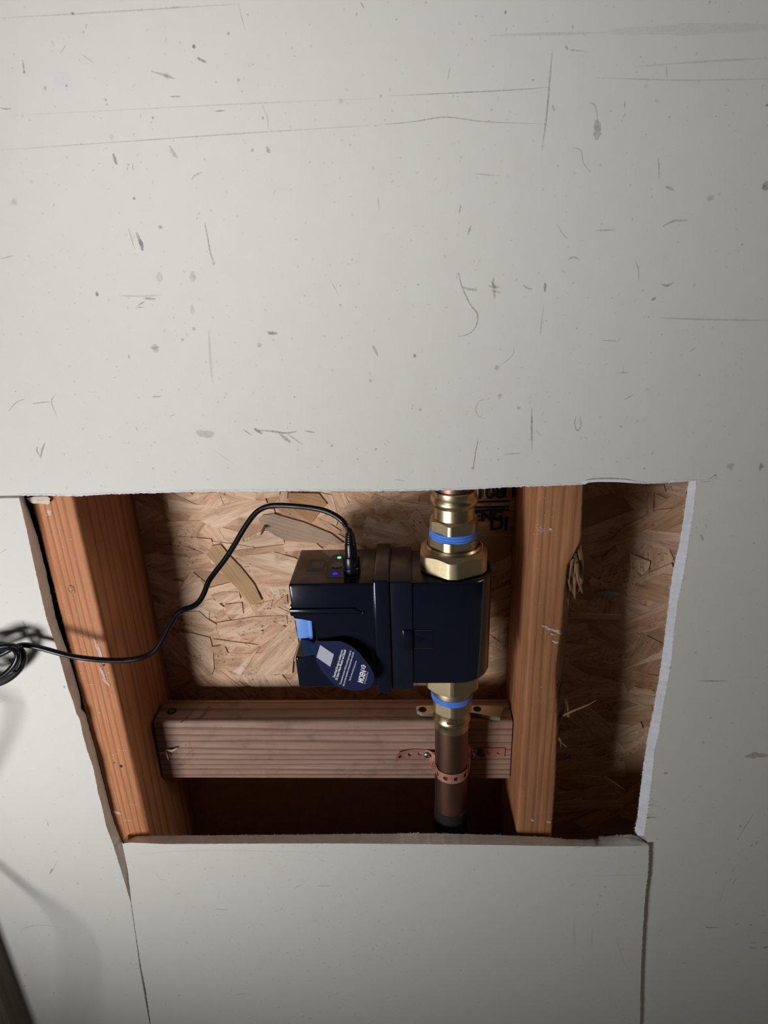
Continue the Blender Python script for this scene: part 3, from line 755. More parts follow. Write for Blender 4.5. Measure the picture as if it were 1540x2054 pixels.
for (x0, y0, x1, y1) in ((410, 396, 600, 404), (590, 400, 640, 425), (585, 500, 612, 540), (378, 425, 390, 530)):
    toppoly('label_print', [T2(x0, y1), T2(x0, y0), T2(x1, y0), T2(x1, y1)], DIMP, lab2, ZVT + .00025, .00004)
def topdisc(name, x, y, r, mat, parent, z, h, n=20, r_in=0):
    c = atz(*T2(x, y), z)
    if r_in:
        vs = [c + Vector((q * math.cos(2 * math.pi * i / n), q * math.sin(2 * math.pi * i / n), h)) for q in (r, r_in) for i in range(n)]
        return build(name, vs, [(i, (i + 1) % n, n + (i + 1) % n, n + i) for i in range(n)], mat, parent)
    return lathe(name, [(r, z), (r * .95, z + h), (r * .5, z + h * 1.15)], c.x, c.y, mat, parent, n)
zp = ZVT + .0003
topdisc('green_light', 772, 378, .0018, LEDG, lab, zp, .0005)
topdisc('blue_light', 718, 588, .0021, LEDB, lab, zp, .0005)
btn = topdisc('reset_button', 742, 482, .0042, mat_plain('button_navy', (.012, .014, .06), .35), lab, zp, .0006)
btn['label'] = 'navy button ringed in lilac'
topdisc('button_ring', 742, 482, .0046, mat_plain('lilac_print', (.42, .44, .75), .5), lab, zp, .0009, 28, .0041)
topdisc('button_symbol', 742, 480, .0023, WHITE, lab, zp, .0008, 24, .0018)
cS = atz(*T2(765, 580), zp + .0002)
for q in range(3):
    n = 8; vs = []
    for rr in (.0010 + q * .0008, .0013 + q * .0008):
        for i in range(n + 1):
            a = math.radians(-45 + 90 * i / n); vs.append(cS + Vector((rr * math.cos(a) - .0015, rr * math.sin(a), 0)))
    build('signal_symbol', vs, [(i, i + 1, n + 2 + i, n + 1 + i) for i in range(n)], DIMP, lab)

# ================================================================ PIPES AND FITTINGS
def zf(py, r): return Z(906, py, YA - r)
up = empty('brass_fitting', (XA, YA, zf(1160, .03))); tag(up, 'upper brass press fitting with a big hex nut, on top of the valve', 'pipe fitting')
z_nb, z_nt = ZVT + .0003, zf(1133, .0298) + .0034
rotc = math.radians(-90 - 4)
hexnut('union_nut', .0278, .0300, rotc, z_nb, z_nt, .0246, XA, YA, BRASS, up, True, False, 32)
z_ob, z_ot = zf(1118, .0212), zf(1093, .0215)
lathe('shoulder', [(.0225, z_nt - .001), (.0235, z_nt + .0006), (.0225, z_nt + .0025), (.0205, z_ob)], XA, YA, BRASSP, up)
hexnut('wrench_collar', .0200, .0216, math.radians(-90 - 18), z_ob - .0005, z_ot, .0205, XA, YA, BRASS, up, False, False)
z_b0, z_b1 = zf(1094, .0207), zf(1077, .0205)
hb = (z_b1 - z_b0)
lathe('seal_ring', [(.0190, z_b0)] + [(.0196 + .0011 * abs(math.sin(math.pi * (i % 6) / 6)), z_b0 + hb * i / 18) for i in range(1, 18)] + [(.0190, z_b1)], XA, YA, BLUE2, up)['label'] = 'bright blue plastic seal ring'
z_h1 = zf(1053, .0195)
hexnut('hex_collar', .0188, .0209, math.radians(-90 - 13), z_b1 - .0003, z_h1, .0178, XA, YA, BRASS, up, True, False, 35)
zc = zf(1048, .0172); zb = Z(862, 1012, YA); zr0, zr1 = Z(868, 1003, YA), Z(868, 989, YA)
zb = zf(1018, .0197); zq0, zq1 = zf(1010, .0181), zf(995, .0181)
lathe('press_sleeve', [(.0174, z_h1 - .001), (.0172, z_h1 + .001), (.0171, zb - .0052), (.0180, zb - .0042), (.0193, zb - .002), (.0196, zb), (.0192, zb + .002), (.0180, zb + .0040), (.01765, zq0),
                       (.0179, zq0 + .0006), (.0181, zq1 - .0006), (.0177, zq1), (.0168, zq1 - .0002)], XA, YA, BRASSP, up)
z_rim = zq1
cpu = empty('copper_pipe', (XA, YA, z_rim)); tag(cpu, 'short stub of copper pipe above the upper fitting, disappearing behind the drywall', 'pipe')
lathe('pipe', [(.0162, z_rim - .008), (.0162, 2.3), (.0150, 2.3)], XA, YA, COP, cpu)
# embossed flow marks on the sleeve
for px_, py_ in ((881, 1033), (922, 1036)):
    c = at(px_, py_, YA - .0165); dv = Vector((c.x - XA, c.y - YA, 0)).normalized(); c = Vector((XA, YA, c.z)) + dv * .01715
    tx = Vector((-dv.y, dv.x, 0)) * -1
    pts_ = [(-.004, -.0007), (.003, -.0004), (.0045, .0012), (-.002, .0008)]
    a_ = [c + tx * u + Vector((0, 0, w)) + dv * (-.5 * u * u / .0172 + .0001) for u, w in pts_]
    build('stamped_mark', a_, [(0, 1, 2, 3)], mat_plain('dark_brass', (.20, .14, .07), .5, 1), up)

lo = empty('brass_fitting', (XA, YA, zf(1478, .0165))); tag(lo, 'lower brass press fitting under the valve, in front of the wood block', 'pipe fitting')
zz0 = zf(1398, .0195)
hexnut('union_nut', .0235, .0262, rotc, zz0 - .0005, ZVB + .0025, .0200, XA, YA, BRASS, lo, False, True, 40)
z1_, z2_ = zf(1409, .0185), zf(1421.5, .0190)
lathe('neck', [(.0178, zz0 + .001), (.0183, zz0 - .0006), (.0183, z1_)], XA, YA, BRASS, lo)
hb = z1_ - z2_
lathe('seal_ring', [(.0180, z2_)] + [(.0186 + .0009 * abs(math.sin(math.pi * (i % 6) / 6)), z2_ + hb * i / 18) for i in range(1, 18)] + [(.0180, z1_)], XA, YA, BLUE2, lo)['label'] = 'bright blue plastic seal ring'
z3_ = zf(1442, .0192)
hexnut('hex_collar', .0178, .0194, math.radians(-90 - 2), z3_ - .001, z2_ + .0002, .0178, XA, YA, BRASS, lo, False, True, 40)
z4_ = zf(1461, .0178)
lathe('press_sleeve', [(.0174, z3_ + .001), (.0172, z3_ - .001), (.0166, z4_ + .0036), (.0174, z4_ + .002), (.0178, z4_), (.0174, z4_ - .002), (.0166, z4_ - .0032), (.0163, z4_ - .0040), (.0166, zf(1477, .0166)), (.0160, zf(1478.5, .0166))], XA, YA, BRASSP, lo)
c = at(905, 1449, YA - .0172); rbox('stamped_pad', c.x - .0042, c.x + .0042, YA - .0180, YA - .014, c.z - .0024, c.z + .0022, .0005, BRASSP, lo)
cpl = empty('copper_pipe', (XA, YA, 0)); tag(cpl, 'brown copper pipe running down from the lower fitting to the dark bottom of the opening', 'pipe')
lathe('pipe', [(.0150, 0.01), (.0160, 0.01), (.0160, zf(1476, .016))], XA, YA, COP, cpl)
z5 = zf(1640, .0165)
lathe('coupling', [(.0162, z5 + .0005), (.0168, z5), (.0170, z5 - .03), (.0162, z5 - .032)], XA, YA, mat_plain('grey_coupling', (.035, .032, .03), .5, .6, .5, .3, 200), cpl)

# ---- perforated copper strap
strap = empty('pipe_strap', at(905, 1562, YA - .017)); tag(strap, 'pink copper perforated strap looped round the pipe and screwed to the block', 'pipe strap')
def ribbon(name, path, wdir, width, mat, parent, pitch=.0100, hole=.0024, thick=.0007, nh=12, phase=0.5):
    L = [0]
    for i in range(len(path) - 1): L.append(L[-1] + (path[i + 1] - path[i]).length)
    def P(s):
        s = min(max(s, 0), L[-1]); k = 0
        while k < len(L) - 2 and L[k + 1] < s: k += 1
        t = (s - L[k]) / max(1e-9, L[k + 1] - L[k])
        return path[k].lerp(path[k + 1], t), wdir[k].lerp(wdir[k + 1], t).normalized(), (path[k + 1] - path[k]).normalized()
    cells = max(1, round(L[-1] / pitch)); cl = L[-1] / cells
    vs, fs = [], []
    def add(s, w, th):
        p, wd_, tg = P(s); nn = tg.cross(wd_).normalized(); vs.append(p + wd_ * w + nn * th); return len(vs) - 1
    per = 24
    for c in range(cells):
        s0 = c * cl; layers = []
        for th in (thick / 2, -thick / 2):
            ou, inn = [], []
            for k in range(per):
                q = k / per * 4; side = int(q); t = q - side
                u, w = ((-1 + 2 * t, -1), (1, -1 + 2 * t), (1 - 2 * t, 1), (-1, 1 - 2 * t))[side]
                ou.append(add(s0 + cl / 2 + u * cl / 2, w * width / 2, th))
                a = math.atan2(w * width / 2, u * cl / 2); inn.append(add(s0 + cl / 2 + hole * math.cos(a), hole * math.sin(a), th))
            layers.append((ou, inn))
        for k in range(per):
            j = (k + 1) % per
            (o1, i1), (o2, i2) = layers
            fs += [(o1[k], o1[j], i1[j], i1[k]), (o2[k], i2[k], i2[j], o2[j]), (i1[k], i1[j], i2[j], i2[k])]
            side = int(k / per * 4)
            if side in (0, 2) or (side == 3 and c == 0) or (side == 1 and c == cells - 1): fs.append((o1[k], o2[k], o2[j], o1[j]))
    return build(name, vs, fs, mat, parent, 40)
up_ = Vector((0, 0, 1))
def bandpath(pts):
    pp = smoothpath([p for p, w in pts], 6); ww = smoothpath([w for p, w in pts], 6); return pp, [w.normalized() for w in ww]
SL = .0035 * 0
yb = YBF - .0008
A = lambda x, y, Y: at(x, y, Y)
pts = [(A(794, 1520, yb - .003), Vector((.30, 0, 1))), (A(812, 1514, yb - .001), Vector((.2, 0, 1))), (A(835, 1511, yb), up_), (A(857, 1513, yb), Vector((.05, 0, 1))),
       (A(866, 1519, yb - .004), Vector((.5, -.2, .9))), (A(871, 1531, yb - .010), Vector((.7, -.1, .7)))]
zs = A(905, 1563, YA - .0168).z
for k in range(0, 15):
    a = math.radians(205 + (335 - 205) * k / 14); rr = .0168
    pts.append((Vector((XA + rr * math.cos(a), YA + rr * math.sin(a), zs + (.004 if k == 0 else 0))), up_))
pp, ww = bandpath(pts); ribbon('strap_band', pp, ww, .0112, PINK, strap, .0103)
aR = math.radians(335)
pts = [(Vector((XA + .0168 * math.cos(aR), YA + .0168 * math.sin(aR), zs)), up_), (Vector((XA + .0176, YA + .004, zs + .004)), Vector((-.2, 0, 1))), (Vector((XA + .0182, yb - .008, zs + .016)), Vector((-.3, 0, 1))),
       (A(946, 1511, yb), up_), (A(966, 1510, yb), up_), (A(990, 1509.5, yb), up_), (A(1012, 1509, yb), up_)]
pp, ww = bandpath(pts); ribbon('strap_band', pp, ww, .0116, PINK, strap, .0103)
def screw(px, py, Y, r, parent, mat=STEEL):
    c = at(px, py, Y); n = 20
    prof = [(r, 0), (r, -.0006), (r * .82, -.0016), (r * .45, -.0021), (r * .40, -.0012), (.0003, -.0011)]
    rings = [[c + Vector((q * math.cos(2 * math.pi * i / n), dy, q * math.sin(2 * math.pi * i / n))) for i in range(n)] for q, dy in prof]
    return ringloft('screw', rings, mat, parent, 40)
screw(857, 1514, yb - .0005, .0038, strap); screw(945, 1512, yb - .0005, .0036, strap); screw(967, 1510, yb - .0004, .0050, strap, mat_plain('zinc_screw', (.16, .15, .14), .5, 1, .5, .4, 300))

# ---- pale brass hanger plate lying on the block behind the lower fitting
pz = ZBT + .0012
plate = empty('hanger_plate', atz(905, 1425, ZBT)); tag(plate, 'flat pale brass plate with two screw holes, behind the lower fitting', 'bracket')
ol = [(834, 1418), (838, 1415.5), (850, 1415), (868, 1415), (905, 1415), (945, 1415), (975, 1415), (1008, 1416.5), (1010, 1420), (1003, 1440), (985, 1438), (958, 1431), (940, 1428), (905, 1430), (870, 1432), (846, 1431), (836, 1426)]
def plate_mesh():
    a = [atz(x, y, pz + .0035) for x, y in ol]; b = [Vector((p.x, p.y, pz)) for p in a]
    bm = bmesh.new(); A_ = [bm.verts.new(p) for p in a]; B_ = [bm.verts.new(p) for p in b]; n = len(a)
    bm.faces.new(A_); bm.faces.new(B_[::-1])
    for i in range(n): bm.faces.new([A_[i], B_[i], B_[(i + 1) % n], A_[(i + 1) % n]])
    bmesh.ops.bevel(bm, geom=[e for e in bm.edges if abs(e.verts[0].co.z - e.verts[1].co.z) < 1e-6 and e.verts[0].co.z > pz + .003], offset=.0005, segments=2, affect='EDGES')
    return from_bm('plate', bm, PALE, plate, 30)
plate_mesh()
for x, y in ((847, 1423), (957, 1422)):
    c = atz(x, y, pz + .0036); lathe('screw_hole', [(.0042, c.z - .0002), (.0040, c.z + .0001), (.0034, c.z)], c.x, c.y, DARK, plate, 20)

# ================================================================ POWER CORD
cord = empty('power_cord', atz(706, 1150, ZVT)); tag(cord, 'black power cord plugged into the valve top and looping left into a coil', 'cord')
pc = atz(706, 1150, ZVT)
zq = lambda y: Z(705, y, pc.y - .005)
prof = [(.0071, ZVT + .0003), (.0073, ZVT + .0010), (.0073, zq(1142)), (.0068, zq(1140)), (.0070, zq(1138)), (.0070, zq(1124)), (.0066, zq(1120)), (.0054, zq(1119)), (.0051, zq(1116))]
lathe('plug', prof, pc.x, pc.y, RUB, cord, 40, 24)
prof = [(.0050, zq(1117)), (.0049, zq(1098)), (.0046, zq(1095))]
lathe('plug_neck', prof, pc.x, pc.y, RUB, cord, 28)
prof = []
z0, z1 = zq(1096), zq(1074)
for i in range(25):
    t = i / 24; prof.append((.0044 - .0011 * t + (.00035 if (i % 5) < 3 else -.0003), z0 + (z1 - z0) * t))
lathe('strain_relief', prof, pc.x, pc.y, RUB, cord, 28, 60)
CP = [(702, 1082, .0305), (700, 1070, .030), (695, 1056, .030), (687, 1045, .031), (672, 1034, .033), (650, 1024, .036), (620, 1018, .040), (590, 1015, .044), (560, 1013.5, .046), (540, 1015, .047), (522, 1022, .047),
      (508, 1034, .046), (490, 1059, .044), (470, 1093, .041), (452, 1121, .038), (432, 1147, .034), (418, 1167, .030), (409, 1190, .026), (399, 1207, .023), (385, 1217, .020), (366, 1224, .017), (353, 1234, .015),
      (343, 1250, .012), (334, 1267, .009), (325, 1284, .006), (313, 1302, .003), (300, 1312, .001), (280, 1320, -.002), (250, 1324.5, -.004), (215, 1324.5, -.006), (180, 1321.5, -.008), (150, 1317.5, -.009),
      (120, 1310.5, -.010), (90, 1302, -.010), (65, 1296, -.010), (46, 1294, -.011), (28, 1299, -.012), (8, 1309, -.014), (-14, 1321, -.016)]
path = [at(x, y, Y) for x, y, Y in CP]; path[0] = Vector((pc.x, pc.y, zq(1085))); path[1] = Vector((pc.x, pc.y, zq(1071)))
# the coil, half of it outside the frame
co_c = (-6, 1329)
rt = math.radians(-24)
for i in range(76):
    u = i / 75; tt = math.radians(172 - 1190 * u)
    a_ = 54 + 6 * math.sin(u * 17) - 9 * u; b__ = 33 + 4 * math.sin(u * 13 + 1) - 7 * u
    x, y = a_ * math.cos(tt), b__ * math.sin(tt); dx, dy = -6 + 7 * math.sin(u * 9), 3 + 3 * math.sin(u * 21)
    path.append(at(co_c[0] + dx + x * math.cos(rt) - y * math.sin(rt), co_c[1] + dy + x * math.sin(rt) + y * math.cos(rt), -.0185 + .006 * math.sin(u * 15.5 + .4) - .003 * u))
LP = Vector((-.56, -.63, ZC - .466))
for x, y, h in ((-60, 1372, .040), (20, 1398, .055), (24, 1440, .055), (8, 1490, .048), (-25, 1560, .045), (-60, 1640, .042), (-45, 1700, .040), (0, 1737, .042), (55, 1783, .046), (105, 1822, .075), (140, 1862, .095), (156, 1905, .105), (160, 1960, .11), (155, 2060, .11), (150, 2220, .11)):
    w_ = at(x, y, 0); path.append(w_.lerp(LP, h / .63))
e = path[-1]; path += [Vector((e.x, e.y, .2)), Vector((e.x - .05, e.y - .02, .02)), Vector((e.x - .3, e.y - .05, .004))]
tube('cable', smoothpath(path, 5), .00235, RUB, cord, 12)

# ================================================================ HANG TAG
tg = empty('hang_tag', at(690, 1335, -.008)); tag(tg, 'navy leaf-shaped paper tag with white writing hanging on the valve front', 'tag')
TG = [(633, 1285.5), (640, 1286.5), (647, 1287), (664, 1286.5), (680, 1287), (695.6, 1292.5), (713, 1304), (728, 1321), (741, 1338), (748.6, 1354), (749.5, 1365), (744, 1376), (731, 1383), (713, 1385), (694, 1382.5), (675, 1376), (661, 1363.5), (647, 1348), (638, 1334), (633, 1321), (629, 1307), (628, 1296)]
tp0 = at(640, 1290, -.0025); tn = Vector((-.16, -1, .10)).normalized()
tc = [atpl(x, y, tp0, tn) for x, y in TG]
def bend(p):      # the card curls gently forward towards its free end
    return p
m_ = len(tc); sm = smoothpath(tc + [tc[0]], 4)[:-1]
b_ = [p - tn * .0004 for p in sm]; n = len(sm)
build('card', sm + b_, [tuple(range(n)), tuple(range(n, 2 * n))[::-1]] + [(i, n + i, n + (i + 1) % n, (i + 1) % n) for i in range(n)], [NAVY, GREYP], tg, None, [0, 0] + [1] * n)
def tagframe(px, py, qx, qy, lift=.0003):
    """local x runs from pixel p towards pixel q on the card"""
    a = atpl(px, py, tp0, tn); b = atpl(qx, qy, tp0, tn); ux = (b - a).normalized(); uz = tn.copy(); uy = uz.cross(ux).normalized()
    return Matrix(((ux.x, uy.x, uz.x, 0), (ux.y, uy.y, uz.y, 0), (ux.z, uy.z, uz.z, 0), (0, 0, 0, 1))), a + tn * lift, (b - a).length
def tagtext(body, p, q, bold=0.0, size=.0035, name='lettering', shear=0):
    fr, o, L = tagframe(*p, *q); m = Matrix.Translation(o) @ fr
    # fit the line to its measured length
    cu = bpy.data.curves.new('t', 'FONT'); cu.body = body; cu.size = size; to = bpy.data.objects.new('t', cu); COL.objects.link(to)
    bpy.context.view_layer.update(); w = to.dimensions.x; bpy.data.objects.remove(to); bpy.data.curves.remove(cu)
    text_mesh(name, body, size, WHITE, tg, m, bold, shear, 'LEFT', .00003, L / max(w, 1e-6))
TT = lambda x, y: (560 + x / 6.417, 1220 + y / 6.417)
tagtext('Download the app to activate your', TT(716, 893), TT(822, 540), .00006, .0029)
tagtext('Flo Smart Water Monitor and Shutoff', TT(748, 925), TT(862, 540), .00006, .0029)
tagtext('If connected to power without activating through the', TT(795, 980), TT(930, 548), .00001, .0024)
tagtext('app, you may experience unexpected water shut-offs.', TT(832, 1000), TT(968, 565), .00001, .0024)
tagtext('Tag to be removed by homeowner only', TT(912, 935), TT(1000, 680), .0, .0021)
tagtext('MOEN', TT(1078, 966), TT(1118, 815), .00022, .0068, 'lettering', .0)
tagtext('BUY IT FOR LOOKS. BUY IT FOR LIFE.', TT(1106, 972), TT(1149, 822), .0, .0014)
# little fan of petals after the name
fr, o, L = tagframe(*TT(1108, 785), *TT(1120, 735))
for sx, sy, rot in ((0.0002, .0012, 25), (.0002, .0030, -25), (.0022, .0006, 20), (.0028, .0021, 0), (.0022, .0036, -20)):
    ca, sa = math.cos(math.radians(rot)), math.sin(math.radians(rot)); q = [(-.0010, 0), (0, .0006), (.0010, .0004), (.0010, -.0004), (0, -.0006)]
    build('emblem', [o + (fr.to_3x3() @ Vector((sx + a * ca - b * sa, sy + a * sa + b * ca, 0))) for a, b in q], [(0, 1, 2, 3, 4)], WHITE, tg)
q = [atpl(*TT(x, y), tp0, tn) + tn * .0003 for x, y in ((527, 470), (705, 592), (657, 752), (480, 630))]
build('blank_patch', q, [(0, 1, 2, 3)], GREYP, tg)

# ================================================================ MARKS ON THE DRYWALL
class Marks:
    def __init__(s): s.v, s.f, s.c = [], [], []
    def stroke(s, pts, w, col, al, seed=0):
        """pts: points on the surface, w: full width in metres; ribbons taper and wobble"""
        k = len(s.v); P = smoothpath(pts, 5) if len(pts) > 2 else [pts[0].lerp(pts[1], i / 6) for i in range(7)]; n = len(P)
        for i, p in enumerate(P):
            t = i / (n - 1); tgt = (P[min(i + 1, n - 1)] - P[max(i - 1, 0)])
            if tgt.length < 1e-9: tgt = Vector((1, 0, 0))
            sd = tgt.normalized().cross(Vector((0, 1, 0))).normalized()
            ww = w * .5 * (.25 + .75 * math.sin(math.pi * min(1, max(0, .06 + .88 * t)))) * (1 + .5 * mnoise.noise(p * 900))
            s.v += [p - sd * ww, p + sd * ww]; a = al * (.5 + .5 * math.sin(math.pi * (.1 + .8 * t))); s.c += [(*col, a * .72)] * 2
        for i in range(n - 1): a = k + i * 2; s.f.append((a, a + 2, a + 3, a + 1))
    def blob(s, p, rx, rz, col, al, seed=0):
        k = len(s.v); n = 12; s.v.append(p); s.c.append((*col, al * .85))
        for i in range(n):
            a = 2 * math.pi * i / n; r = 1 + .45 * mnoise.noise(Vector((math.cos(a) * 1.5, math.sin(a) * 1.5, seed * 3.7)))
            s.v.append(p + Vector((rx * r * math.cos(a), 0, rz * r * math.sin(a)))); s.c.append((*col, al * .25))
        for i in range(n): s.f.append((k, k + 1 + i, k + 1 + (i + 1) % n))
    def make(s, name, parent):
        o = build(name, s.v, s.f, MARK, parent); at_ = o.data.attributes.new('mark', 'FLOAT_COLOR', 'POINT')
        for i, c in enumerate(s.c): at_.data[i].color = c
        o['kind'] = 'stuff'; return o
GR, DK, BR, WH = (.28, .27, .25), (.10, .095, .085), (.26, .20, .12), (.85, .85, .88)
mk = Marks(); mp = Marks(); PXM = .00043
def put(T, data, M_, plane):
    for i, (pts, w, col, al) in enumerate(data):
        q = [plane(*T(x, y)) for x, y in pts]
        scl = T(1, 0)[0] - T(0, 0)[0]
        if len(q) == 1: M_.blob(q[0], w * scl * PXM * .5, w * scl * PXM * .5, col, al, i)
        else: M_.stroke(q, w * scl * PXM, col, al, i)
wp = lambda x, y: at(x, y, -.00015)
TA = lambda x, y: (x / 2, y / 2); TB = lambda x, y: (770 + x / 2, y / 2); TC = lambda x, y: (x / 2, 480 + y / 2); TD = lambda x, y: (770 + x / 2, 480 + y / 2)
TE = lambda x, y: (x / 3.14, 1400 + y / 3.14); TF = lambda x, y: (1100 + x / 3.5, 1600 + y / 3.5); TP = lambda x, y: (200 + x / 3.08, 1600 + y / 3.08); TI = lambda x, y: (x, y)
put(TA, [([(90, 240), (97, 295)], 5, GR, .6), ([(96, 290)], 9, GR, .7), ([(0, 432), (20, 437), (45, 436)], 4, GR, .7), ([(285, 50), (296, 58)], 7, DK, .7), ([(680, 31), (725, 28)], 5, GR, .35),
         ([(0, 72), (400, 50), (960, 16)], 4, GR, .3), ([(775, 178), (780, 196)], 8, DK, .75), ([(790, 230), (808, 242), (828, 250)], 7, GR, .8), ([(605, 285), (660, 302), (700, 315)], 6, GR, .5), ([(668, 305)], 18, GR, .35),
         ([(680, 388), (725, 387)], 4, GR, .6), ([(858, 447), (905, 443)], 4, GR, .6), ([(0, 602), (500, 568), (900, 540), (1540, 500)], 3, GR, .4), ([(20, 465), (900, 420), (1500, 395)], 3, GR, .22), ([(453, 615), (460, 640), (469, 662)], 8, GR, .85),
         ([(680, 585), (695, 615), (712, 635)], 10, GR, .4), ([(768, 722), (780, 705), (812, 690)], 5, GR, .4), ([(537, 796)], 10, DK, .75), ([(545, 930), (560, 965), (571, 1005)], 10, GR, .75), ([(515, 915), (540, 1003)], 4, GR, .6),
         ([(643, 911)], 14, GR, .6), ([(820, 890), (832, 950), (842, 1003)], 4, GR, .6), ([(1068, 588), (1082, 615)], 10, GR, .55), ([(1050, 420), (1072, 470), (1075, 520)], 3, GR, .4), ([(955, 15), (985, 130)], 3, GR, .3), ([(1445, 8), (1462, 36)], 4, GR, .6),
         ([(250, 320)], 60, WH, .35), ([(180, 353)], 12, GR, .5), ([(266, 345)], 8, DK, .5), ([(612, 472)], 7, DK, .75), ([(1054, 473)], 7, DK, .7), ([(957, 321)], 10, GR, .6), ([(916, 134)], 8, GR, .7), ([(325, 578)], 6, DK, .5), ([(1012, 603)], 10, GR, .5),
         ([(55, 810)], 26, GR, .3), ([(1367, 405)], 16, GR, .3), ([(1526, 385)], 10, GR, .5), ([(532, 655), (533, 685)], 3, GR, .6), ([(510, 670), (511, 684)], 3, GR, .6), ([(240, 215), (265, 180)], 3, GR, .4), ([(330, 220), (372, 250)], 3, GR, .4), ([(1515, 790), (1520, 840)], 3, GR, .4)], mk, wp)
put(TB, [([(487, 50)], 8, DK, .8), ([(49, 78)], 6, DK, .6), ([(900, 128), (1200, 118), (1540, 108)], 26, GR, .13), ([(420, 142), (900, 130)], 8, GR, .2), ([(1000, 268), (1300, 246), (1540, 234)], 5, GR, .25), ([(850, 312), (1200, 322), (1540, 316)], 4, GR, .3),
         ([(728, 183), (737, 200)], 7, GR, .75), ([(740, 200), (820, 208)], 3, GR, .35), ([(30, 385), (300, 372), (500, 362), (665, 350)], 3, GR, .6), ([(0, 500), (120, 488), (250, 470), (400, 488), (650, 498)], 3, GR, .6), ([(675, 200), (662, 350), (650, 480), (632, 605)], 5, GR, .6),
         ([(640, 575), (633, 605)], 7, WH, .5), ([(852, 480), (856, 520), (852, 562)], 22, GR, .55), ([(856, 500), (855, 545)], 10, WH, .85), ([(820, 408), (848, 428), (856, 485)], 4, GR, .45), ([(755, 592), (790, 605), (800, 655), (830, 692)], 3, GR, .6), ([(967, 405), (964, 435)], 4, GR, .6),
         ([(1098, 635), (1102, 660), (1102, 720)], 4, GR, .5), ([(1525, 732), (1540, 760)], 26, DK, .55), ([(1128, 748), (1165, 765)], 8, DK, .4), ([(1310, 795)], 22, GR, .4), ([(1118, 908), (1160, 888), (1218, 884)], 6, GR, .5), ([(308, 820), (301, 860)], 4, GR, .6), ([(348, 905), (335, 945)], 6, GR, .65),
         ([(850, 925), (930, 922)], 4, GR, .6), ([(692, 895), (715, 935), (738, 960)], 3, GR, .5), ([(673, 420), (684, 446)], 7, GR, .45), ([(432, 440)], 6, DK, .6), ([(597, 321)], 6, DK, .6), ([(697, 665)], 6, DK, .7), ([(1535, 422)], 8, DK, .8), ([(1133, 265), (1134, 310)], 5, GR, .4), ([(360, 697), (450, 705)], 4, GR, .35), ([(265, 270), (255, 320)], 5, GR, .3)], mk, wp)
put(TC, [([(0, 78), (30, 72), (55, 65)], 3, GR, .5), ([(555, 0), (568, 20), (570, 48)], 10, GR, .75), ([(832, 0), (845, 60), (860, 100)], 5, GR, .55), ([(857, 98)], 12, GR, .5), ([(640, 130), (640, 172)], 22, GR, .22), ([(770, 128), (776, 172)], 20, GR, .35), ([(386, 210), (391, 229)], 10, BR, .9),
         ([(480, 226), (550, 228), (650, 224)], 5, GR, .35), ([(575, 237), (625, 240)], 8, GR, .6), ([(550, 268), (582, 248)], 5, GR, .6), ([(542, 275), (580, 272)], 4, GR, .5), ([(770, 262), (773, 302)], 16, GR, .25), ([(622, 436)], 30, GR, .5), ([(608, 438), (640, 432)], 5, DK, .4), ([(1072, 374), (1090, 377), (1112, 378)], 11, DK, .6),
         ([(778, 360)], 16, GR, .55), ([(838, 365), (842, 460), (852, 575)], 9, GR, .25), ([(1492, 425), (1505, 445), (1515, 470)], 9, GR, .5), ([(1040, 425)], 16, GR, .5), ([(518, 472)], 12, GR, .5), ([(733, 403)], 12, GR, .5), ([(605, 633), (650, 630)], 5, GR, .5), ([(35, 687), (65, 655), (100, 640)], 4, GR, .5),
         ([(130, 660), (165, 655), (200, 652)], 4, GR, .6), ([(228, 618), (206, 652), (232, 718)], 3, GR, .55), ([(680, 711), (702, 702)], 4, GR, .5), ([(785, 772), (820, 782), (860, 780)], 26, BR, .35), ([(975, 764), (1010, 786)], 6, GR, .6), ([(1018, 758), (1035, 770), (1052, 780)], 10, DK, .7), ([(1040, 766), (1100, 772), (1150, 778), (1190, 770)], 7, GR, .75),
         ([(1120, 778), (1145, 800), (1165, 815)], 12, BR, .55), ([(1150, 780), (1215, 825)], 6, GR, .5), ([(1222, 768), (1262, 776)], 6, GR, .6), ([(150, 832), (148, 848), (160, 872)], 6, GR, .7), ([(180, 815), (168, 850), (162, 882)], 6, GR, .8), ([(1330, 828)], 12, GR, .6), ([(1507, 842)], 10, DK, .55), ([(1162, 739)], 6, DK, .7), ([(1181, 633)], 6, DK, .75),
         ([(614, 919)], 6, DK, .7), ([(1434, 882)], 7, DK, .5), ([(1322, 158), (1358, 225)], 3, GR, .4), ([(545, 750), (552, 770)], 4, GR, .5), ([(1485, 568)], 12, GR, .55), ([(855, 845), (940, 905)], 3, GR, .25), ([(1290, 890)], 6, DK, .6), ([(363, 940)], 5, DK, .5), ([(1412, 82)], 6, GR, .6)], mk, wp)
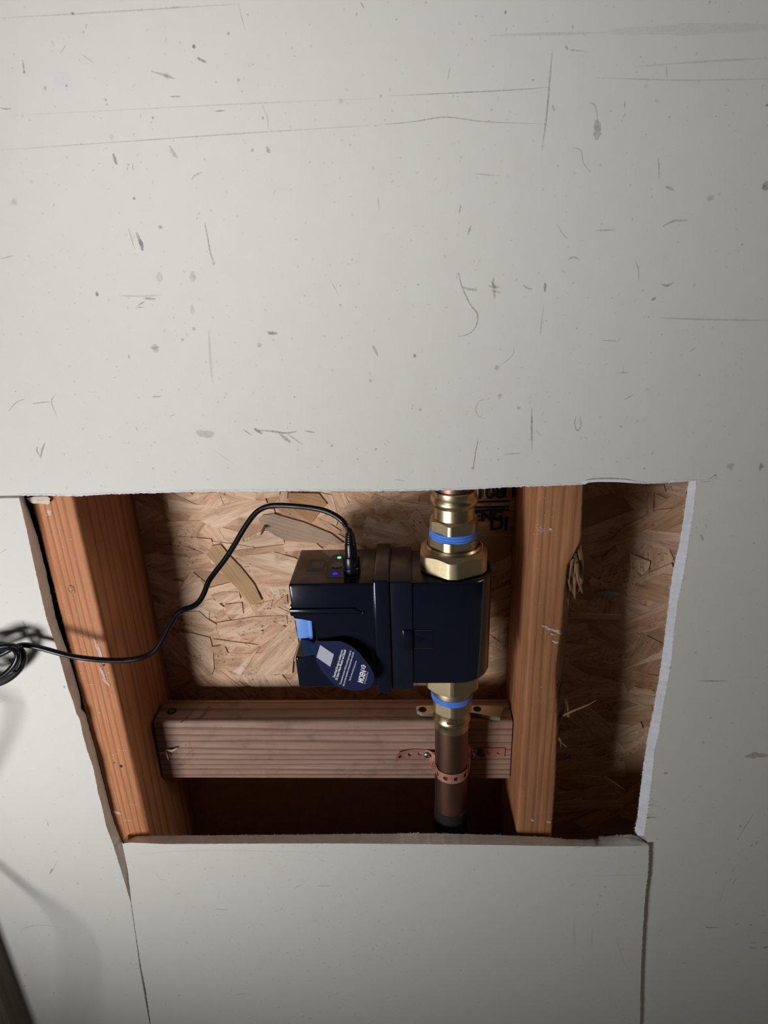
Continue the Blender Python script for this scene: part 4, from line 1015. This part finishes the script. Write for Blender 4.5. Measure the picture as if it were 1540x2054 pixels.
put(TD, [([(292, 158), (298, 135), (312, 190), (345, 260), (374, 300), (370, 345), (340, 380), (295, 390)], 4, GR, .7), ([(310, 190), (340, 200), (375, 205)], 8, BR, .5), ([(345, 200)], 14, WH, .5), ([(440, 152), (438, 185), (445, 240)], 8, BR, .45), ([(415, 188), (465, 192)], 7, BR, .45), ([(425, 205), (470, 215)], 6, BR, .4), ([(425, 165), (455, 205)], 6, BR, .4),
         ([(558, 183), (575, 196), (597, 200)], 5, GR, .55), ([(646, 172), (645, 212)], 9, DK, .6), ([(641, 255), (632, 330), (627, 382)], 4, GR, .4), ([(625, 378)], 8, WH, .5), ([(735, 80), (765, 72), (785, 85)], 6, GR, .5), ([(1110, 180), (1135, 186), (1162, 172)], 7, DK, .45), ([(1070, 246), (1092, 234)], 8, GR, .65), ([(1008, 88), (1020, 120), (1020, 172)], 4, GR, .4), ([(1062, 311)], 8, DK, .5),
         ([(1100, 315), (1300, 322), (1540, 326)], 6, GR, .35), ([(122, 466)], 14, GR, .7), ([(118, 460), (128, 478)], 5, GR, .6), ([(452, 516)], 16, GR, .6), ([(522, 425), (515, 465), (460, 512)], 3, GR, .45), ([(425, 640), (385, 648), (368, 680), (378, 708), (405, 718)], 3, GR, .5), ([(465, 627)], 16, BR, .4), ([(593, 678), (592, 750), (593, 845)], 5, GR, .8), ([(591, 795), (592, 815)], 7, WH, .8), ([(605, 762), (632, 790)], 3, GR, .5),
         ([(540, 676)], 14, GR, .6), ([(378, 798), (368, 850), (357, 925)], 4, BR, .7), ([(355, 918)], 12, BR, .5), ([(770, 712), (765, 740), (775, 768), (790, 745), (785, 712)], 5, GR, .6), ([(940, 750), (958, 752)], 6, BR, .5), ([(480, 862), (550, 859)], 5, GR, .45), ([(870, 405), (945, 409)], 3, GR, .5), ([(965, 642), (1003, 622)], 4, GR, .5), ([(930, 535), (985, 535)], 5, GR, .4), ([(958, 505), (958, 540)], 3, GR, .4), ([(1225, 452), (1252, 432)], 4, GR, .5),
         ([(1390, 910)], 26, GR, .5), ([(1513, 895), (1507, 930)], 11, DK, .4), ([(1265, 935), (1262, 972)], 4, WH, .6), ([(1265, 970), (1310, 966), (1358, 967)], 6, WH, .7), ([(1266, 974), (1320, 970)], 3, DK, .5), ([(1302, 966), (1318, 952), (1332, 945), (1330, 960)], 3, DK, .7), ([(458, 840)], 6, DK, .6), ([(460, 884)], 6, DK, .6), ([(771, 357)], 6, DK, .6), ([(1265, 545)], 6, DK, .7), ([(146, 683)], 12, GR, .4), ([(137, 182)], 7, GR, .7), ([(40, 962), (82, 970)], 4, GR, .4), ([(1043, 920)], 8, GR, .6), ([(795, 985), (825, 962), (950, 960), (1020, 975)], 4, DK, .55), ([(1075, 860)], 8, GR, .5)], mk, wp)
put(TE, [([(346, 670)], 9, GR, .7), ([(298, 780), (306, 811)], 6, GR, .75), ([(487, 918), (510, 905)], 6, GR, .4), ([(312, 1110), (325, 1085), (340, 1072)], 13, DK, .6), ([(340, 1072), (362, 1018)], 4, GR, .5), ([(485, 1160), (498, 1178)], 9, DK, .55), ([(645, 1070)], 12, GR, .5), ([(133, 1472), (150, 1450), (215, 1436), (290, 1432), (380, 1446)], 5, GR, .6),
         ([(308, 1492)], 11, DK, .9), ([(160, 1747)], 13, DK, .9), ([(340, 1855)], 13, DK, .95), ([(155, 1815)], 20, GR, .4), ([(446, 1618)], 9, DK, .5), ([(820, 1660), (826, 1680)], 4, GR, .8), ([(822, 1680), (886, 1678)], 4, GR, .8), ([(830, 1712), (880, 1700)], 3, GR, .5), ([(755, 1667)], 11, GR, .6), ([(735, 1080), (745, 1130), (742, 1180)], 40, WH, .8), ([(765, 1120), (750, 1140)], 24, WH, .7),
         ([(430, 1340)], 14, GR, .5), ([(512, 1475)], 9, GR, .6), ([(505, 1680)], 7, DK, .6), ([(700, 950)], 9, GR, .8), ([(250, 1350), (268, 1345)], 6, GR, .4), ([(180, 1140)], 10, GR, .4), ([(690, 1320), (690, 1380)], 3, GR, .3)], mk, wp)
put(TF, [([(816, 78)], 9, DK, .85), ([(885, 211), (916, 212)], 6, DK, .4), ([(1440, 110), (1380, 205), (1325, 292)], 8, DK, .4), ([(1328, 290)], 14, DK, .6), ([(1345, 200)], 26, DK, .45), ([(1412, 345), (1440, 325)], 12, DK, .4), ([(1455, 330), (1468, 305)], 12, DK, .4), ([(1170, 540), (1182, 512)], 8, DK, .4), ([(1290, 525), (1302, 495)], 18, DK, .25), ([(1290, 612), (1322, 562)], 9, DK, .4), ([(1245, 590), (1205, 720), (1195, 745)], 5, DK, .3),
         ([(1100, 908), (1130, 912), (1188, 912)], 12, DK, .6), ([(1315, 895), (1336, 876)], 11, DK, .55), ([(1405, 893), (1430, 893)], 12, DK, .45), ([(1480, 830), (1540, 826)], 8, DK, .4), ([(1408, 1050), (1440, 1056), (1462, 1050)], 22, DK, .45), ([(1505, 1052), (1540, 1048)], 26, DK, .5), ([(1412, 1020), (1462, 1016)], 8, DK, .45), ([(1478, 950), (1540, 950)], 7, DK, .5), ([(908, 1158), (990, 1160)], 7, DK, .4), ([(1322, 1155)], 14, DK, .5), ([(787, 937)], 11, DK, .8), ([(848, 966)], 9, DK, .5),
         ([(735, 1432), (760, 1418)], 7, DK, .5), ([(1200, 838)], 16, DK, .3), ([(1045, 245)], 10, DK, .4), ([(1515, 115)], 10, DK, .5), ([(1400, 435)], 16, DK, .3), ([(985, 588), (1010, 582)], 6, DK, .3), ([(1270, 435)], 18, DK, .35), ([(1510, 800)], 14, DK, .5), ([(1405, 972)], 14, DK, .5)], mk, wp)
put(TI, [([(1494, 1518), (1515, 1515), (1540, 1516)], 13, BR, .55), ([(1400, 1366), (1457, 1366)], 3, DK, .55), ([(1405, 1072), (1410, 1085)], 4, DK, .5), ([(1395, 1309)], 4, DK, .5), ([(1425, 1440)], 4, DK, .7), ([(1330, 1550), (1340, 1552)], 6, DK, .5), ([(1410, 1490)], 6, DK, .4), ([(1528, 936)], 8, DK, .5), ([(52, 1290), (60, 1297)], 6, GR, .6), ([(127, 1375), (131, 1381)], 6, GR, .5), ([(1195, 1440)], 3, DK, .5), ([(45, 1245), (55, 1268)], 5, GR, .5), ([(0, 1110), (15, 1100)], 2, GR, .3)], mk, wp)
rnd = random.Random(21)
for i in range(420):
    x, y = rnd.uniform(0, 1540), rnd.choice((rnd.uniform(0, 955), rnd.uniform(0, 955), rnd.uniform(1000, 2050)))
    if y > 960 and 1 and -20 < x - 38 and x < 1400 and not (y > 1710 and (x < 235 or x > 1320)): continue
    if rnd.random() < .65: mk.blob(wp(x, y), rnd.uniform(.0003, .0011), rnd.uniform(.0003, .0009), GR if rnd.random() < .7 else DK, rnd.uniform(.2, .5), i)
    else:
        a = rnd.uniform(-1.6, 1.6); L = rnd.uniform(4, 16); mk.stroke([wp(x, y), wp(x + L * math.cos(a) * .5, y + L * math.sin(a) * .5)], rnd.uniform(.0004, .0009), GR, rnd.uniform(.2, .45), i)
mk.make('scuff_mark', wall)
pp_ = lambda x, y: atp(x, y, -.00015)
put(TP, [([(1205, 565), (1225, 545), (1258, 540)], 5, DK, .45), ([(1340, 545), (1380, 546), (1425, 544)], 8, DK, .45), ([(462, 600), (515, 583)], 5, GR, .6), ([(345, 458), (370, 500), (405, 512)], 6, GR, .4), ([(820, 486)], 14, GR, .5), ([(715, 690), (800, 694)], 10, GR, .35), ([(726, 728)], 14, GR, .5), ([(528, 888), (548, 906)], 9, GR, .5), ([(830, 812)], 10, BR, .5), ([(805, 1220), (850, 1218), (888, 1211), (935, 1218)], 6, GR, .6),
         ([(490, 1222)], 24, GR, .45), ([(1410, 1045), (1428, 1050)], 8, DK, .5), ([(403, 1262), (412, 1292)], 6, GR, .4), ([(420, 1120)], 8, DK, .6), ([(1131, 455)], 7, DK, .8), ([(1370, 668), (1373, 692)], 5, DK, .4), ([(182, 392), (195, 415), (206, 442)], 26, WH, .8), ([(895, 475), (895, 495)], 12, GR, .3), ([(695, 432)], 14, GR, .4), ([(1205, 297)], 12, DK, .5), ([(0 + 200, 350), (700, 325), (1500, 345)], 5, GR, .25), ([(1415, 765)], 14, GR, .4), ([(1350, 860), (1362, 900)], 5, GR, .4), ([(1205, 1290)], 8, DK, .5), ([(1360, 1330)], 9, DK, .5), ([(1260, 1186)], 7, DK, .5), ([(1060, 1295), (1130, 1300)], 4, GR, .4), ([(730, 590), (730, 625)], 5, GR, .3)], mp, pp_)
put(TF, [([(355, 690), (372, 692)], 16, BR, .6), ([(385, 628), (415, 626)], 14, DK, .35), ([(345, 750)], 22, BR, .4), ([(345, 800)], 22, BR, .3), ([(148, 625), (160, 612), (188, 606)], 6, DK, .4), ([(425, 440)], 110, WH, .28), ([(430, 490)], 70, WH, .3), ([(300, 550), (480, 545), (680, 542)], 5, GR, .35), ([(180, 830), (182, 1100)], 7, BR, .3), ([(308, 900), (300, 1060)], 7, BR, .3), ([(468, 970), (520, 1130), (600, 1260)], 7, GR, .3), ([(312, 470)], 12, GR, .5), ([(180, 355), (240, 345)], 5, DK, .5), ([(595, 1308)], 9, WH, .6), ([(180, 1385), (240, 1382)], 6, GR, .4), ([(500, 350), (497, 540)], 4, GR, .3)], mp, pp_)
for i in range(90):
    x, y = rnd.uniform(320, 1270), rnd.uniform(1705, 2050)
    if rnd.random() < .7: mp.blob(pp_(x, y), rnd.uniform(.0003, .0010), rnd.uniform(.0003, .0008), GR, rnd.uniform(.2, .5), i)
    else:
        a = rnd.uniform(-1.6, 1.6); L = rnd.uniform(4, 14); mp.stroke([pp_(x, y), pp_(x + L * math.cos(a), y + L * math.sin(a) * .5)], rnd.uniform(.0004, .0009), GR, rnd.uniform(.2, .4), i)
mp.make('scuff_mark', panel)
# gypsum dust on the studs
ms, mr = Marks(), Marks()
sp_ = lambda x, y: at(x, y, YS - .0006)
for i in range(130):
    y = rnd.uniform(1030, 1670); t = rnd.random(); x = 95 + (y - 1140) * .245 + t * 70 * (1 - (y - 1140) / 3000)
    if rnd.random() < .5: y = rnd.gauss(1330, 40); x = 145 + (y - 1330) * .24 + rnd.uniform(0, 75)
    ms.blob(sp_(x, y), rnd.uniform(.0002, .0007), rnd.uniform(.0002, .0007), WH, rnd.uniform(.4, .9), i)
for pts, w in (([(188, 1280), (193, 1292)], 5), ([(191, 1290), (199, 1306), (204, 1326)], 7), ([(198, 1312), (207, 1332)], 3), ([(198, 1336), (206, 1350), (210, 1362)], 6), ([(205, 1350), (213, 1366)], 3), ([(205, 1360), (220, 1376)], 6), ([(150, 1322), (175, 1325)], 8), ([(98, 1022), (100, 1034)], 10), ([(226, 1628), (242, 1632)], 9), ([(235, 1505), (257, 1505)], 1.5), ([(258, 1614), (275, 1614)], 1.5), ([(245, 1645), (268, 1645)], 2), ([(168, 1374), (194, 1373)], 1.2)):
    ms.stroke([sp_(*p) for p in pts], w * PXM, WH, .7 if w > 2 else .5)
ms.make('gypsum_dust', ls)
for i in range(90):
    y = rnd.uniform(990, 1660); x0 = 1080 - (y - 976) * .063; x = x0 + rnd.uniform(4, 45)
    if i < 40: x, y = rnd.gauss(1085, 5), rnd.gauss(1062, 5)
    elif i < 60: x, y = rnd.gauss(1104, 9), rnd.gauss(1266, 6)
    mr.blob(sp_(x, y), rnd.uniform(.0002, .0006), rnd.uniform(.0002, .0006), WH, rnd.uniform(.4, .9), i)
for pts, w in (([(1086, 1255), (1100, 1259)], 4), ([(1094, 1262), (1108, 1263), (1124, 1272)], 5), ([(1100, 1270), (1112, 1274)], 3), ([(1112, 1264), (1124, 1266)], 3), ([(1107, 1284), (1114, 1289), (1120, 1288)], 4), ([(1101, 1060), (1106, 1063)], 5), ([(1065, 1643), (1070, 1648)], 5), ([(1096, 1648), (1105, 1650)], 5)):
    mr.stroke([sp_(*p) for p in pts], w * PXM, WH, .8)
mr.make('gypsum_dust', rs)
